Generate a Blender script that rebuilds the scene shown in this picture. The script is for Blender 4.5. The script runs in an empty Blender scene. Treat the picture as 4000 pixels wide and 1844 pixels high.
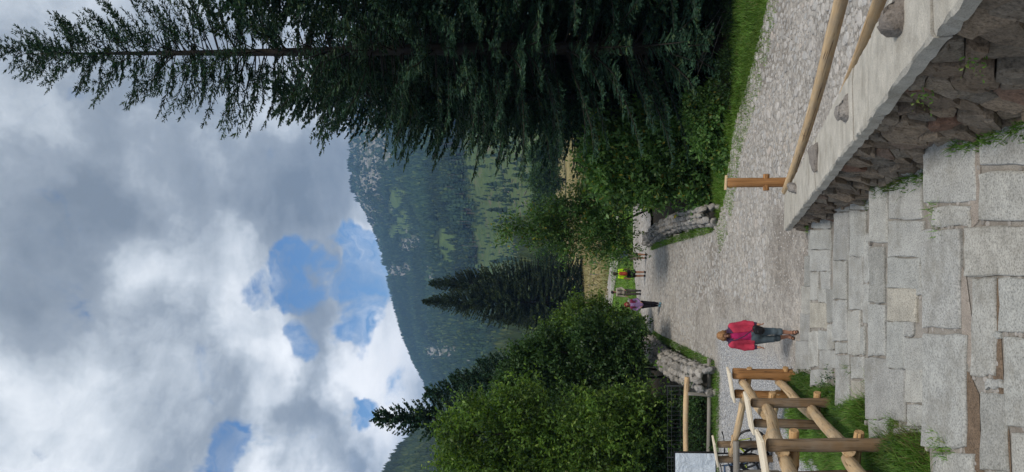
import bpy, math, random
import numpy as np
from mathutils import Vector, Matrix
R = random.Random(7)
G = np.random.default_rng(11)
SC = bpy.context.scene
COL = SC.collection
# ------------------------------------------------------------------ camera
F = 3005.0                      # focal length in photo pixels (4000 px wide)
PITCH = math.radians(2.48)
EYE = Vector((0, 0, 5.37))
cp, sp = math.cos(PITCH), math.sin(PITCH)
FWD, UPV, RGT = Vector((0, cp, sp)), Vector((0, -sp, cp)), Vector((1, 0, 0))
cam = bpy.data.objects.new('camera', bpy.data.cameras.new('camera'))
COL.objects.link(cam)
cam.data.sensor_width = 36; cam.data.lens = F/4000*36
cam.data.clip_start = .1; cam.data.clip_end = 20000
m3 = Matrix((-UPV, RGT, -FWD)).transposed()       # the phone was held upright: world up is image left
cam.matrix_world = Matrix.Translation(EYE) @ m3.to_4x4()
SC.camera = cam

def ray(X, Y):
    return FWD*F + RGT*(922-Y) + UPV*(2000-X)
def at(X, Y, y):
    r = ray(X, Y); return EYE + r*(y/r.y)
def onz(X, Y, z):
    r = ray(X, Y); return EYE + r*((z-EYE.z)/r.z)

# ------------------------------------------------------------------ world, sun, exposure
def nd(nt, typ, ins=None, **kw):
    n = nt.nodes.new(typ)
    for k, v in kw.items(): setattr(n, k, v)
    for k, v in (ins or {}).items():
        s = n.inputs[k]
        if isinstance(v, bpy.types.NodeSocket): nt.links.new(v, s)
        else: s.default_value = v
    return n
def math_(nt, op, a, b=0.0, clamp=False):
    n = nd(nt, 'ShaderNodeMath', {0: a, 1: b}, operation=op); n.use_clamp = clamp
    return n.outputs[0]
def ramp(nt, fac, stops, interp='LINEAR'):
    n = nd(nt, 'ShaderNodeValToRGB', {'Fac': fac}); e = n.color_ramp.elements
    n.color_ramp.interpolation = interp
    while len(e) < len(stops): e.new(.5)
    for i, (p, c) in enumerate(stops):
        e[i].position = p; e[i].color = (*c, 1) if len(c) == 3 else c
    return n.outputs['Color']
def noise(nt, vec, scale, detail=4, rough=.55, dist=0.0):
    ins = {'Scale': scale, 'Detail': detail, 'Roughness': rough, 'Distortion': dist}
    if vec is not None: ins['Vector'] = vec
    return nd(nt, 'ShaderNodeTexNoise', ins).outputs['Fac']
def mixc(nt, fac, a, b, blend='MIX'):
    n = nd(nt, 'ShaderNodeMix', data_type='RGBA', blend_type=blend)
    for k, v in ((0, fac), (6, a), (7, b)):
        s = n.inputs[k]
        if isinstance(v, bpy.types.NodeSocket): nt.links.new(v, s)
        else: s.default_value = v if k == 0 else ((*v, 1) if len(v) == 3 else v)
    return n.outputs[2]

SUN_EL, SUN_AZ = math.radians(56), math.radians(158)     # azimuth from +y towards +x
W = bpy.data.worlds.new('World'); SC.world = W; W.use_nodes = True
nt = W.node_tree; nt.nodes.clear()
tc = nd(nt, 'ShaderNodeTexCoord').outputs['Generated']
sky = nd(nt, 'ShaderNodeTexSky', sky_type='NISHITA', sun_disc=False, sun_elevation=SUN_EL, sun_rotation=SUN_AZ,
         altitude=900, air_density=1.0, dust_density=.2, ozone_density=3.0).outputs[0]
# the clouds: a layer noise seen in perspective plus the big masses and gaps of this sky
sepd = nd(nt, 'ShaderNodeSeparateXYZ', {0: tc})
zz = math_(nt, 'ADD', math_(nt, 'MAXIMUM', sepd.outputs[2], 0.0), .22)
pl = nd(nt, 'ShaderNodeCombineXYZ', {0: math_(nt, 'DIVIDE', sepd.outputs[0], zz), 1: math_(nt, 'DIVIDE', sepd.outputs[1], zz), 2: 0.3}).outputs[0]
wn = nd(nt, 'ShaderNodeTexNoise', {'Vector': tc, 'Scale': 5.0, 'Detail': 5, 'Roughness': .6}).outputs['Color']
wv = nd(nt, 'ShaderNodeVectorMath', {0: wn, 1: (.5, .5, .5)}, operation='SUBTRACT').outputs[0]
wv = nd(nt, 'ShaderNodeVectorMath', {0: wv, 3: .26}, operation='SCALE').outputs[0]
dd = nd(nt, 'ShaderNodeVectorMath', {0: tc, 1: wv}, operation='ADD').outputs[0]
dd = nd(nt, 'ShaderNodeVectorMath', {0: dd}, operation='NORMALIZE').outputs[0]
def bump_dir(X, Y, r0, r1, amp):
    c = ray(X, Y).normalized()
    dt = nd(nt, 'ShaderNodeVectorMath', {0: dd, 1: tuple(c)}, operation='DOT_PRODUCT').outputs['Value']
    mr = nd(nt, 'ShaderNodeMapRange', {0: dt, 1: math.cos(math.radians(r1)), 2: math.cos(math.radians(r0)), 3: 0.0, 4: amp}, interpolation_type='SMOOTHSTEP')
    return mr.outputs[0]
B = math_(nt, 'MULTIPLY_ADD', noise(nt, pl, 1.5, 8, .58, .25), 1.7); B.node.inputs[2].default_value = -.37
B2 = math_(nt, 'MULTIPLY_ADD', noise(nt, dd, 9, 7, .62, .4), .52); B2.node.inputs[2].default_value = -.26
B = math_(nt, 'ADD', B, B2)
BUMPS = [(60, 420, 5, 15, -.17), (330, 960, 3, 9, -.17), (60, 900, 3, 10, -.10), (1165, 700, 2, 5.5, -.22), (1230, 1650, 1.5, 5, -.36), (720, 1400, 2, 6, -.10),
         (1480, 1420, 1, 6, .30), (1480, 1000, .5, 3.5, .30), (720, 930, 1.5, 5.5, .22), (950, 1270, 1, 5, .24), (150, 1420, 1, 5, .12), (1010, 1500, 1, 4, .15), (680, 540, 1, 5, .12), (1330, 1450, .5, 3, .15),
         (1600, 1700, 1, 4, .12), (500, 1650, 2, 7, .06)]
for b in BUMPS: B = math_(nt, 'ADD', B, bump_dir(*b))
gap = bump_dir(1375, 960, 0, 2.7, .9)
for b in [(1378, 1050, 2.5, .9), (1388, 1150, 2.6, .95), (1385, 1260, 2.5, .85), (1120, 1055, 2.9, .82), (1200, 1120, 2.2, .65), (1140, 1285, 2.2, .75), (1438, 1568, 1.6, .75), (880, 1860, 2.2, .7), (960, 1105, 1.8, .55)]:
    gap = math_(nt, 'MAXIMUM', gap, bump_dir(b[0], b[1], 0, b[2], b[3]))
gn = math_(nt, 'MULTIPLY_ADD', noise(nt, tc, 8, 10, .66, .7), 2.6); gn.node.inputs[2].default_value = -1.36
gap = math_(nt, 'ADD', gap, gn)
far = math_(nt, 'MULTIPLY_ADD', noise(nt, pl, .9, 5, .5), -1.0); far.node.inputs[2].default_value = .48     # rarer gaps elsewhere in the cover
gap = math_(nt, 'MAXIMUM', gap, math_(nt, 'MULTIPLY', far, 3.0))
gm = nd(nt, 'ShaderNodeMapRange', {0: gap, 1: .18, 2: .72, 3: 0.0, 4: 1.0}, interpolation_type='SMOOTHSTEP').outputs[0]
veil = nd(nt, 'ShaderNodeMapRange', {0: noise(nt, dd, 24, 8, .68, .8), 1: .36, 2: .58, 3: .55, 4: 1.0}).outputs[0]
gm = math_(nt, 'MULTIPLY', gm, veil)
SKY_K = .066
ccol = ramp(nt, B, [(.10, (.17, .20, .235)), (.34, (.28, .315, .355)), (.55, (.52, .56, .60)), (.80, (.86, .88, .90)), (1.0, (1.0, 1.0, 1.0))])
ccol10 = nd(nt, 'ShaderNodeVectorMath', {0: ccol, 3: .80/SKY_K}, operation='SCALE').outputs[0]
sky = nd(nt, 'ShaderNodeHueSaturation', {'Color': sky, 'Saturation': 1.15, 'Value': 1.2}).outputs[0]
tot = mixc(nt, gm, ccol10, sky)
bg = nd(nt, 'ShaderNodeBackground', {'Color': tot, 'Strength': SKY_K})
nt.links.new(bg.outputs[0], nd(nt, 'ShaderNodeOutputWorld').inputs[0])
sun = bpy.data.objects.new('sun', bpy.data.lights.new('sun', 'SUN')); COL.objects.link(sun)
sun.data.energy = 1.5; sun.data.angle = math.radians(14); sun.data.color = (1, .92, .80)
sd = Vector((math.sin(SUN_AZ)*math.cos(SUN_EL), math.cos(SUN_AZ)*math.cos(SUN_EL), math.sin(SUN_EL)))
sun.rotation_euler = sd.to_track_quat('Z', 'Y').to_euler()
SC.view_settings.view_transform = 'Standard'; SC.view_settings.look = 'None'
SC.view_settings.exposure = .8; SC.view_settings.gamma = 1; SC.view_settings.use_curve_mapping = False
SC.render.engine = 'CYCLES'
SC.cycles.use_denoising = True
SC.cycles.max_bounces = 6; SC.cycles.diffuse_bounces = 3; SC.cycles.glossy_bounces = 2; SC.cycles.transmission_bounces = 4; SC.cycles.volume_bounces = 0; SC.cycles.transparent_max_bounces = 4

# ------------------------------------------------------------------ helpers
def mesh(name, V, Fs, smooth=False):
    me = bpy.data.meshes.new(name)
    V = np.asarray(V, dtype=np.float32).reshape(-1, 3)
    if isinstance(Fs, np.ndarray):
        n, k = Fs.shape
        me.vertices.add(len(V)); me.vertices.foreach_set('co', V.ravel())
        me.loops.add(n*k); me.loops.foreach_set('vertex_index', Fs.astype(np.int32).ravel())
        me.polygons.add(n); me.polygons.foreach_set('loop_start', np.arange(0, n*k, k, dtype=np.int32))
        me.update(calc_edges=True)
    else:
        me.from_pydata([tuple(map(float, v)) for v in V], [], [tuple(map(int, f)) for f in Fs])
    if smooth:
        me.polygons.foreach_set('use_smooth', np.ones(len(me.polygons), dtype=bool))
    return me
def obj(name, V, Fs, m, parent=None, smooth=False, mesh_=None):
    """one mesh object; V in world space, moved into the parent's space (things are never rotated when built)"""
    if mesh_ is None:
        V = np.asarray(V, dtype=np.float64).reshape(-1, 3)
        off = np.array(wloc(parent)) if parent else np.zeros(3)
        mesh_ = mesh(name, V-off, Fs, smooth)
    if m is not None and not mesh_.materials: mesh_.materials.append(m)
    o = bpy.data.objects.new(name, mesh_); COL.objects.link(o)
    if parent: o.parent = parent
    return o
def wloc(o):
    v = Vector(o.location)
    while o.parent: o = o.parent; v = v + Vector(o.location)
    return v
def tag(o, label, cat, group=None):
    o['label'] = label; o['category'] = cat
    if group: o['group'] = group
    return o
def thing(name, loc, label, cat, group=None):
    o = bpy.data.objects.new(name, None); COL.objects.link(o); o.location = loc; o.empty_display_size = .2
    return tag(o, label, cat, group)
def kind(o, k): o['kind'] = k; return o
def copy_tree(o, parent=None):
    c = o.copy(); COL.objects.link(c)
    if parent: c.parent = parent
    for ch in list(o.children): copy_tree(ch, c)
    return c
class MB:
    def __init__(s): s.V = []; s.F = []
    def add(s, V, Fs):
        n = len(s.V); s.V += [tuple(v) for v in V]; s.F += [tuple(i+n for i in f) for f in Fs]; return s
    def box(s, c, size, rot=None):
        V = [Vector((x*size[0]/2, y*size[1]/2, z*size[2]/2)) for x in (-1, 1) for y in (-1, 1) for z in (-1, 1)]
        if rot is not None: V = [rot @ v for v in V]
        return s.add([v+Vector(c) for v in V], [(0,1,3,2),(4,6,7,5),(0,4,5,1),(2,3,7,6),(0,2,6,4),(1,5,7,3)])
    def tube(s, pts, r, n=8, caps=True, wob=0.0, seed=0):
        rr = random.Random(seed); pts = [Vector(p) for p in pts]
        if not isinstance(r, (list, tuple)): r = [r]*len(pts)
        V = []; Fs = []; prev = None
        for i, p in enumerate(pts):
            t = (pts[min(i+1, len(pts)-1)] - pts[max(i-1, 0)]).normalized()
            if prev is None:
                a = t.orthogonal().normalized()
            else:
                a = (prev - t*prev.dot(t)).normalized()
            prev = a; b = t.cross(a)
            for k in range(n):
                th = 2*math.pi*k/n; q = r[i]*(1+rr.uniform(-wob, wob))
                V.append(p + a*math.cos(th)*q + b*math.sin(th)*q)
        for i in range(len(pts)-1):
            for k in range(n):
                Fs.append((i*n+k, i*n+(k+1) % n, (i+1)*n+(k+1) % n, (i+1)*n+k))
        if caps:
            Fs.append(tuple(range(n))[::-1]); Fs.append(tuple((len(pts)-1)*n+k for k in range(n)))
        return s.add(V, Fs)
    def obj(s, name, m, parent=None, smooth=False): return obj(name, s.V, s.F, m, parent, smooth)
def log_pts(a, b, n=7, bend=.02, seed=0):
    rr = random.Random(seed); a, b = Vector(a), Vector(b); d = (b-a)
    s1 = d.orthogonal().normalized(); s2 = d.normalized().cross(s1); ph = rr.uniform(0, 6); k = rr.uniform(2, 5)
    return [a + d*(i/(n-1)) + s1*bend*math.sin(ph+k*i/(n-1)) + s2*bend*math.cos(ph*2+k*1.3*i/(n-1)) for i in range(n)]
def log(name, a, b, r0, r1, m, parent, seed=0, n=9, sides=10, bend=.015, wob=.05):
    """a round log whose own z axis runs along it, so the wood grain follows it"""
    a, b = Vector(a), Vector(b); d = b-a; L = d.length
    mb = MB(); rr = random.Random(seed)
    rad = [r0+(r1-r0)*i/(n-1)*1.0 + rr.uniform(-.035, .035)*r0 for i in range(n)]
    pts = log_pts((0, 0, 0), (0, 0, L), n, bend, seed)
    # bevelled ends
    pts = [pts[0], pts[0]+Vector((0, 0, r0*.15))] + pts[1:-1] + [pts[-1]-Vector((0, 0, r1*.15)), pts[-1]]
    rad = [rad[0]*.88, rad[0]] + rad[1:-1] + [rad[-1], rad[-1]*.88]
    mb.tube(pts, rad, sides, True, wob, seed)
    me = mesh(name, mb.V, mb.F, True)
    for p in me.polygons:
        if len(p.vertices) == sides: p.use_smooth = False
    o = obj(name, None, None, m, parent, mesh_=me)
    o.rotation_mode = 'QUATERNION'; o.rotation_quaternion = d.to_track_quat('Z', 'Y')
    o.location = a - (wloc(parent) if parent else Vector())
    return o
def diamonds(P0, P1, Wd, N=None, mid=.45):
    """leaf / needle / blade shapes: 4 vertices and two triangles each"""
    P0 = np.asarray(P0); P1 = np.asarray(P1); n = len(P0)
    d = P1-P0
    if N is None: N = G.normal(size=(n, 3))
    s = np.cross(d, N); s /= (np.linalg.norm(s, axis=1, keepdims=True)+1e-9)
    Wd = np.broadcast_to(np.asarray(Wd, dtype=float).reshape(-1, 1) if np.ndim(Wd) else np.full((n, 1), Wd), (n, 1))
    M = P0+d*mid
    V = np.stack([P0, M+s*Wd*.5, P1, M-s*Wd*.5], axis=1).reshape(-1, 3)
    i = np.arange(n)[:, None]*4
    T = np.concatenate([i+np.array([[0, 1, 2]]), i+np.array([[0, 2, 3]])], axis=0)
    return V, T
def lerp_tab(tab, x):
    xs, ys = zip(*tab); return float(np.interp(x, xs, ys))
def ico(sub=1):
    t = (1+5**.5)/2
    V = [(-1,t,0),(1,t,0),(-1,-t,0),(1,-t,0),(0,-1,t),(0,1,t),(0,-1,-t),(0,1,-t),(t,0,-1),(t,0,1),(-t,0,-1),(-t,0,1)]
    Fs = [(0,11,5),(0,5,1),(0,1,7),(0,7,10),(0,10,11),(1,5,9),(5,11,4),(11,10,2),(10,7,6),(7,1,8),(3,9,4),(3,4,2),(3,2,6),(3,6,8),(3,8,9),(4,9,5),(2,4,11),(6,2,10),(8,6,7),(9,8,1)]
    V = [Vector(v).normalized() for v in V]
    for _ in range(sub):
        mid = {}; nf = []
        def mp(a, b):
            k = (min(a, b), max(a, b))
            if k not in mid: mid[k] = len(V); V.append(((V[a]+V[b])/2).normalized())
            return mid[k]
        for a, b, c in Fs:
            x, y, z = mp(a, b), mp(b, c), mp(c, a); nf += [(a,x,z),(b,y,x),(c,z,y),(x,y,z)]
        Fs = nf
    return np.array(V), np.array(Fs)
ICO1, ICO2 = ico(1), ico(2)
def rock_mesh(seed, size, sub=1, flat=.0, rough=.18):
    V, T = (ICO1, ICO2)[sub-1]; g = np.random.default_rng(seed)
    V = V.copy()
    for _ in range(11):                                  # chip it with planes, so it has facets
        n = g.normal(size=3); n /= np.linalg.norm(n); h = g.uniform(.50, .82)
        dd_ = V@n; V = V-np.outer(np.maximum(dd_-h, 0), n)
    V += g.normal(size=V.shape)*rough*.18
    return V*np.array(size), T

# ------------------------------------------------------------------ materials
def material(name):
    m = bpy.data.materials.new(name); m.use_nodes = True
    t = m.node_tree; b = t.nodes['Principled BSDF']; b.inputs['Specular IOR Level'].default_value = .25
    return m, t, b
def oc(t): return nd(t, 'ShaderNodeTexCoord').outputs['Object']
def gp(t): return nd(t, 'ShaderNodeNewGeometry').outputs['Position']
def bump(t, b, h, strength, dist=.02):
    n = nd(t, 'ShaderNodeBump', {'Height': h, 'Strength': strength, 'Distance': dist}); t.links.new(n.outputs[0], b.inputs['Normal'])
def rnd(t, island=False):
    return nd(t, 'ShaderNodeNewGeometry').outputs['Random Per Island'] if island else nd(t, 'ShaderNodeObjectInfo').outputs['Random']
def stone_mat(name, stops, island=False, speck=120, rough=.85, sp_amt=.35, bmp=.5, stain=.3, stain_c=(.12, .11, .10), coarse=9):
    m, t, b = material(name); P = gp(t)
    c = ramp(t, rnd(t, island), stops)
    s1 = ramp(t, noise(t, P, speck, 3, .7), [(.32, (1-sp_amt,)*3), (.5, (1, 1, 1)), (.68, (1+sp_amt*.55,)*3)])
    c = mixc(t, 1.0, c, s1, 'MULTIPLY')
    s2 = ramp(t, noise(t, P, coarse, 5, .6), [(.30, (.80,)*3), (.65, (1.1,)*3)])
    c = mixc(t, 1.0, c, s2, 'MULTIPLY')
    st = ramp(t, noise(t, P, 2.3, 6, .68), [(.50, (0, 0, 0)), (.72, (stain,)*3)])
    c = mixc(t, st, c, stain_c)
    t.links.new(c, b.inputs['Base Color']); b.inputs['Roughness'].default_value = rough
    h = math_(t, 'ADD', noise(t, P, speck*.6, 3, .7), math_(t, 'MULTIPLY', noise(t, P, coarse, 5, .6), 1.6))
    bump(t, b, h, bmp, .012)
    return m
def wood_mat(name, c0, c1, crack=(.05, .03, .015), grey=.0):
    m, t, b = material(name); P = oc(t)
    q = nd(t, 'ShaderNodeMapping', {'Vector': P, 'Scale': (14, 14, .9)}).outputs[0]
    r = rnd(t); off = nd(t, 'ShaderNodeVectorMath', {0: q, 1: nd(t, 'ShaderNodeCombineXYZ', {0: math_(t, 'MULTIPLY', r, 40), 2: math_(t, 'MULTIPLY', r, 17)}).outputs[0]}, operation='ADD').outputs[0]
    g1 = noise(t, off, 1.6, 6, .62, .6)
    c = ramp(t, g1, [(.28, c0), (.72, c1)])
    if grey: c = mixc(t, ramp(t, noise(t, P, 3, 5, .6), [(.4, (0,)*3), (.65, (grey,)*3)]), c, (.27, .25, .22))
    q2 = nd(t, 'ShaderNodeMapping', {'Vector': off, 'Scale': (1.7, 1.7, .5)}).outputs[0]
    ck = ramp(t, noise(t, q2, 2.1, 3, .5, .4), [(.60, (0,)*3), (.66, (.8,)*3)])
    c = mixc(t, ck, c, crack)
    kn = nd(t, 'ShaderNodeTexVoronoi', {'Vector': nd(t, 'ShaderNodeMapping', {'Vector': P, 'Scale': (5, 5, 2.2)}).outputs[0], 'Scale': 1.0}).outputs['Distance']
    c = mixc(t, ramp(t, kn, [(.05, (.75,)*3), (.11, (0,)*3)]), c, crack)
    t.links.new(c, b.inputs['Base Color']); b.inputs['Roughness'].default_value = .75
    bump(t, b, math_(t, 'SUBTRACT', g1, ck), .5, .012)
    return m
def flat_mat(name, c, rough=.8, var=.15, scale=20, bmp=.15, metal=0.0):
    m, t, b = material(name); P = oc(t); n = noise(t, P, scale, 5, .6)
    c2 = mixc(t, 1.0, (*c, 1), ramp(t, n, [(.3, (1-var,)*3), (.7, (1+var,)*3)]), 'MULTIPLY')
    t.links.new(c2, b.inputs['Base Color']); b.inputs['Roughness'].default_value = rough; b.inputs['Metallic'].default_value = metal
    if bmp: bump(t, b, n, bmp, .01)
    return m
def leaf_mat(name, stops, trans=.35, rough=.55, clump=1.2):
    m, t, b = material(name)
    c = ramp(t, rnd(t, True), stops)
    v = ramp(t, noise(t, gp(t), clump, 3, .5), [(.33, (.58,)*3), (.67, (1.42,)*3)])
    c = mixc(t, 1.0, c, v, 'MULTIPLY')
    t.links.new(c, b.inputs['Base Color']); b.inputs['Roughness'].default_value = rough
    tr = nd(t, 'ShaderNodeBsdfTranslucent', {'Color': mixc(t, 1.0, c, (1.3, 1.35, .6), 'MULTIPLY')})
    mx = nd(t, 'ShaderNodeMixShader', {0: trans, 1: b.outputs[0], 2: tr.outputs[0]})
    t.links.new(mx.outputs[0], t.nodes['Material Output'].inputs['Surface'])
    return m
M = {}
M['granite'] = stone_mat('granite', [(0, (.26, .26, .245)), (.3, (.39, .385, .36)), (.5, (.33, .335, .32)), (.7, (.36, .36, .345)), (.85, (.29, .29, .28)), (.94, (.40, .37, .31)), (1, (.35, .35, .335))], speck=55, sp_amt=.5, stain=.75, stain_c=(.20, .19, .165), coarse=4)
M['mortar'] = stone_mat('mortar', [(0, (.27, .25, .225)), (1, (.27, .25, .225))], speck=90, sp_amt=.4, stain=.8, stain_c=(.14, .11, .085), coarse=3)
M['filler'] = stone_mat('filler', [(0, (.26, .24, .22)), (.5, (.33, .31, .29)), (1, (.38, .355, .33))], island=True, speck=120)
M['rubble'] = stone_mat('rubble', [(0, (.12, .09, .068)), (.25, (.20, .15, .105)), (.45, (.16, .137, .11)), (.70, (.25, .19, .135)), (.88, (.22, .185, .145)), (.95, (.17, .085, .055)), (1, (.28, .23, .17))], speck=42, sp_amt=.5, stain=.6, stain_c=(.055, .048, .042), bmp=1.0, coarse=14)
M['wall_mortar'] = stone_mat('wall_mortar', [(0, (.16, .145, .125)), (1, (.16, .145, .125))], speck=60, stain=.6, stain_c=(.06, .07, .035))
M['concrete'] = stone_mat('cap_concrete', [(0, (.42, .395, .345)), (1, (.47, .44, .385))], speck=90, sp_amt=.30, stain=.6, stain_c=(.22, .195, .155), coarse=5, bmp=.7)
M['capstone'] = stone_mat('cap_stone', [(0, (.15, .125, .105)), (.5, (.20, .175, .155)), (1, (.26, .24, .22))], speck=60, stain=.5, bmp=.8)
M['boulder'] = stone_mat('boulder', [(0, (.20, .19, .175)), (.35, (.34, .315, .285)), (.7, (.28, .27, .26)), (1, (.40, .37, .33))], speck=30, sp_amt=.4, stain=.6, stain_c=(.16, .15, .14), coarse=5, bmp=.8)
M['cobble'] = stone_mat('cobble', [(0, (.28, .27, .26)), (.3, (.40, .38, .355)), (.6, (.46, .435, .41)), (.8, (.37, .365, .36)), (.93, (.50, .48, .455)), (1, (.43, .38, .34))], island=True, speck=60, sp_amt=.3, stain=.25, stain_c=(.25, .23, .21))
M['cobble1'] = stone_mat('cobble_single', [(0, (.28, .27, .26)), (.3, (.40, .38, .355)), (.6, (.46, .435, .41)), (.8, (.37, .365, .36)), (.93, (.50, .48, .455)), (1, (.43, .38, .34))], island=False, speck=60, sp_amt=.3, stain=.25, stain_c=(.25, .23, .21))
M['wood'] = wood_mat('peeled_log', (.38, .21, .085), (.58, .38, .19))
M['wood_pale'] = wood_mat('pale_log', (.44, .285, .145), (.66, .49, .29), crack=(.12, .07, .035), grey=.35)
M['wood_dark'] = wood_mat('brown_log', (.135, .088, .05), (.26, .17, .092), crack=(.03, .018, .012), grey=.35)
M['wood_post'] = wood_mat('post_log', (.24, .115, .042), (.40, .205, .08), crack=(.06, .03, .015))
M['wood_grey'] = wood_mat('grey_log', (.16, .145, .125), (.30, .28, .25), crack=(.06, .05, .045))
M['plank'] = wood_mat('fresh_plank', (.68, .57, .42), (.80, .72, .58), crack=(.40, .30, .18))
M['bark'] = stone_mat('bark', [(0, (.034, .029, .024)), (1, (.052, .044, .036))], speck=25, stain=.4, stain_c=(.03, .025, .02))
M['twig'] = stone_mat('dead_twig', [(0, (.16, .15, .14)), (1, (.22, .20, .19))], speck=25, stain=.2)
M['spruce'] = leaf_mat('spruce_needles', [(0, (.012, .034, .022)), (.5, (.024, .062, .036)), (.85, (.038, .090, .046)), (1, (.065, .090, .030))], .12, .6, 1.6)
M['spruce_far'] = leaf_mat('spruce_needles_far', [(0, (.018, .034, .016)), (.6, (.028, .050, .020)), (1, (.045, .058, .022))], .1, .6, .5)
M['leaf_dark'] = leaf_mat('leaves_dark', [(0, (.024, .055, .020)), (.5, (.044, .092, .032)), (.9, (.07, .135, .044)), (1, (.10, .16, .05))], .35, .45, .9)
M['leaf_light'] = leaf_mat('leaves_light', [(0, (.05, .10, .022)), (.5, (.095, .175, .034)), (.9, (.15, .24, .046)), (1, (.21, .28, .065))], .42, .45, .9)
M['leaf_mix'] = leaf_mat('leaves_mixed', [(0, (.055, .125, .034)), (.6, (.105, .21, .060)), (.95, (.16, .265, .08)), (.985, (.30, .23, .03)), (1, (.34, .25, .03))], .38, .45, .9)
M['grass'] = leaf_mat('grass_blades', [(0, (.055, .12, .018)), (.5, (.095, .20, .03)), (.85, (.135, .25, .04)), (.96, (.16, .19, .06)), (1, (.24, .21, .10))], .35, .55, .8)
M['grass_bright'] = leaf_mat('grass_bright', [(0, (.085, .18, .025)), (.5, (.13, .25, .035)), (1, (.20, .29, .06))], .35, .55, .3)
M['dry'] = leaf_mat('dry_blades', [(0, (.12, .10, .04)), (.6, (.22, .17, .08)), (1, (.09, .13, .03))], .3, .6, 1)
def forest_mat(name, stops, trans=.08):
    m, t, b = material(name); P = gp(t)
    c = ramp(t, rnd(t, True), stops)
    c = mixc(t, 1.0, c, ramp(t, noise(t, P, .008, 4, .6), [(.35, (.65,)*3), (.65, (1.4,)*3)]), 'MULTIPLY')
    t.links.new(c, b.inputs['Base Color']); b.inputs['Roughness'].default_value = .8
    return m
M['forest'] = forest_mat('far_forest', [(0, (.010, .027, .021)), (.6, (.018, .042, .027)), (.9, (.034, .065, .030)), (1, (.07, .10, .034))])
M['forest_hill'] = forest_mat('hill_forest', [(0, (.014, .026, .012)), (.6, (.022, .040, .016)), (.9, (.036, .055, .02)), (1, (.055, .07, .024))])
M['dead'] = flat_mat('dead_trunks', (.20, .17, .15), .9, .3, 3)
# ------------------------------------------------------------------ land forms
def vnoise(x, y, seed=0):
    x = np.asarray(x, float); y = np.asarray(y, float)
    xi = np.floor(x).astype(np.int64); yi = np.floor(y).astype(np.int64); fx = x-xi; fy = y-yi
    def h(a, b):
        v = (a*374761393 + b*668265263 + seed*1442695041) & 0xffffffff
        v = ((v ^ (v >> 13))*1274126177) & 0xffffffff
        return ((v ^ (v >> 16)) & 0xffff)/65535.0
    sx = fx*fx*(3-2*fx); sy = fy*fy*(3-2*fy)
    return (h(xi, yi)*(1-sx)+h(xi+1, yi)*sx)*(1-sy)+(h(xi, yi+1)*(1-sx)+h(xi+1, yi+1)*sx)*sy
def fbm(x, y, seed=0, n=4):
    s = 0; a = .5
    for i in range(n): s = s + a*vnoise(x*2**i, y*2**i, seed+i); a *= .5
    return s/(1-.5**n)
HP = [(-50, 0), (22, 0), (28, .08), (34, .15), (38, .06), (42, -.12), (48, -.45), (58, -.85), (75, -.95), (9000, -.95)]
def hp(y): return np.interp(y, *zip(*HP))
def wall_x(y): return .22+.105*(15.7-y)
def surf(x, y):
    x = np.asarray(x, float); y = np.asarray(y, float)
    return hp(y)+np.where((y < 16) & (x > wall_x(y)+.3), .15*(16-y), 0)
def bank_z(y): return np.interp(y, [4, 7.5, 9, 9.8, 11.2, 13.3, 15.3, 17, 18], [1.72, 1.58, 1.36, 1.24, .94, .48, .16, 0, -.12])
def ground_z(x, y):
    x = np.asarray(x, float); y = np.asarray(y, float)
    c = 2.7*np.exp(-((y-31-.12*x)/4.0)**2)*np.where(np.abs(x) < 60, 1, 0)
    z = hp(y)-.10-c+np.where(y > 60, .25*(fbm(x*.05, y*.05, 5)-.5), 0)
    z = z+np.where(y < 16, np.where(x > 1.2, .15*(16-np.maximum(y, 3)), 0), 0)
    z = z+np.interp(y, [60, 130, 330], [0, .0, 2.0])
    return z
def grid_mesh(name, xs, ys, zf, m, keep=None, smooth=True):
    X, Y = np.meshgrid(xs, ys, indexing='ij'); Z = zf(X, Y)
    V = np.stack([X, Y, Z], -1).reshape(-1, 3); ny = len(ys)
    i, j = np.meshgrid(np.arange(len(xs)-1), np.arange(ny-1), indexing='ij')
    Fq = np.stack([i*ny+j, (i+1)*ny+j, (i+1)*ny+j+1, i*ny+j+1], -1).reshape(-1, 4)
    if keep is not None:
        c = V[Fq].mean(1); Fq = Fq[keep(c[:, 0], c[:, 1])]
        u, inv = np.unique(Fq, return_inverse=True); V = V[u]; Fq = inv.reshape(-1, 4)
    return obj(name, V, Fq, m, smooth=smooth)
def inpoly(poly, x, y):
    r = np.zeros(np.shape(x), bool); n = len(poly)
    for k in range(n):
        x0, y0 = poly[k][:2]; x1, y1 = poly[(k+1) % n][:2]
        c = ((y0 > y) != (y1 > y)) & (x < (x1-x0)*(y-y0)/((y1-y0) or 1e-9)+x0); r ^= c
    return r
# ground: lawn, forest floor, dry meadow
m, t, b = material('ground'); P = gp(t); sx = nd(t, 'ShaderNodeSeparateXYZ', {0: P})
gr = ramp(t, noise(t, P, .9, 6, .65), [(.3, (.055, .10, .02)), (.55, (.095, .16, .03)), (.75, (.14, .19, .045))])
me_ = ramp(t, noise(t, P, .16, 7, .7), [(.25, (.11, .145, .045)), (.42, (.235, .205, .085)), (.62, (.30, .24, .115)), (.8, (.17, .18, .06))])
fl = ramp(t, noise(t, P, 2.2, 6, .7), [(.3, (.022, .018, .013)), (.7, (.055, .045, .030))])
yn = math_(t, 'ADD', sx.outputs[1], math_(t, 'MULTIPLY', noise(t, P, .12, 4, .6), 18))
c = mixc(t, nd(t, 'ShaderNodeMapRange', {0: yn, 1: 84, 2: 98}).outputs[0], gr, me_)
near = nd(t, 'ShaderNodeMapRange', {0: yn, 1: 50, 2: 54}).outputs[0]
c = mixc(t, near, fl, c)
t.links.new(c, b.inputs['Base Color']); b.inputs['Roughness'].default_value = .95
bump(t, b, noise(t, P, 14, 5, .7), .6, .05)
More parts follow.
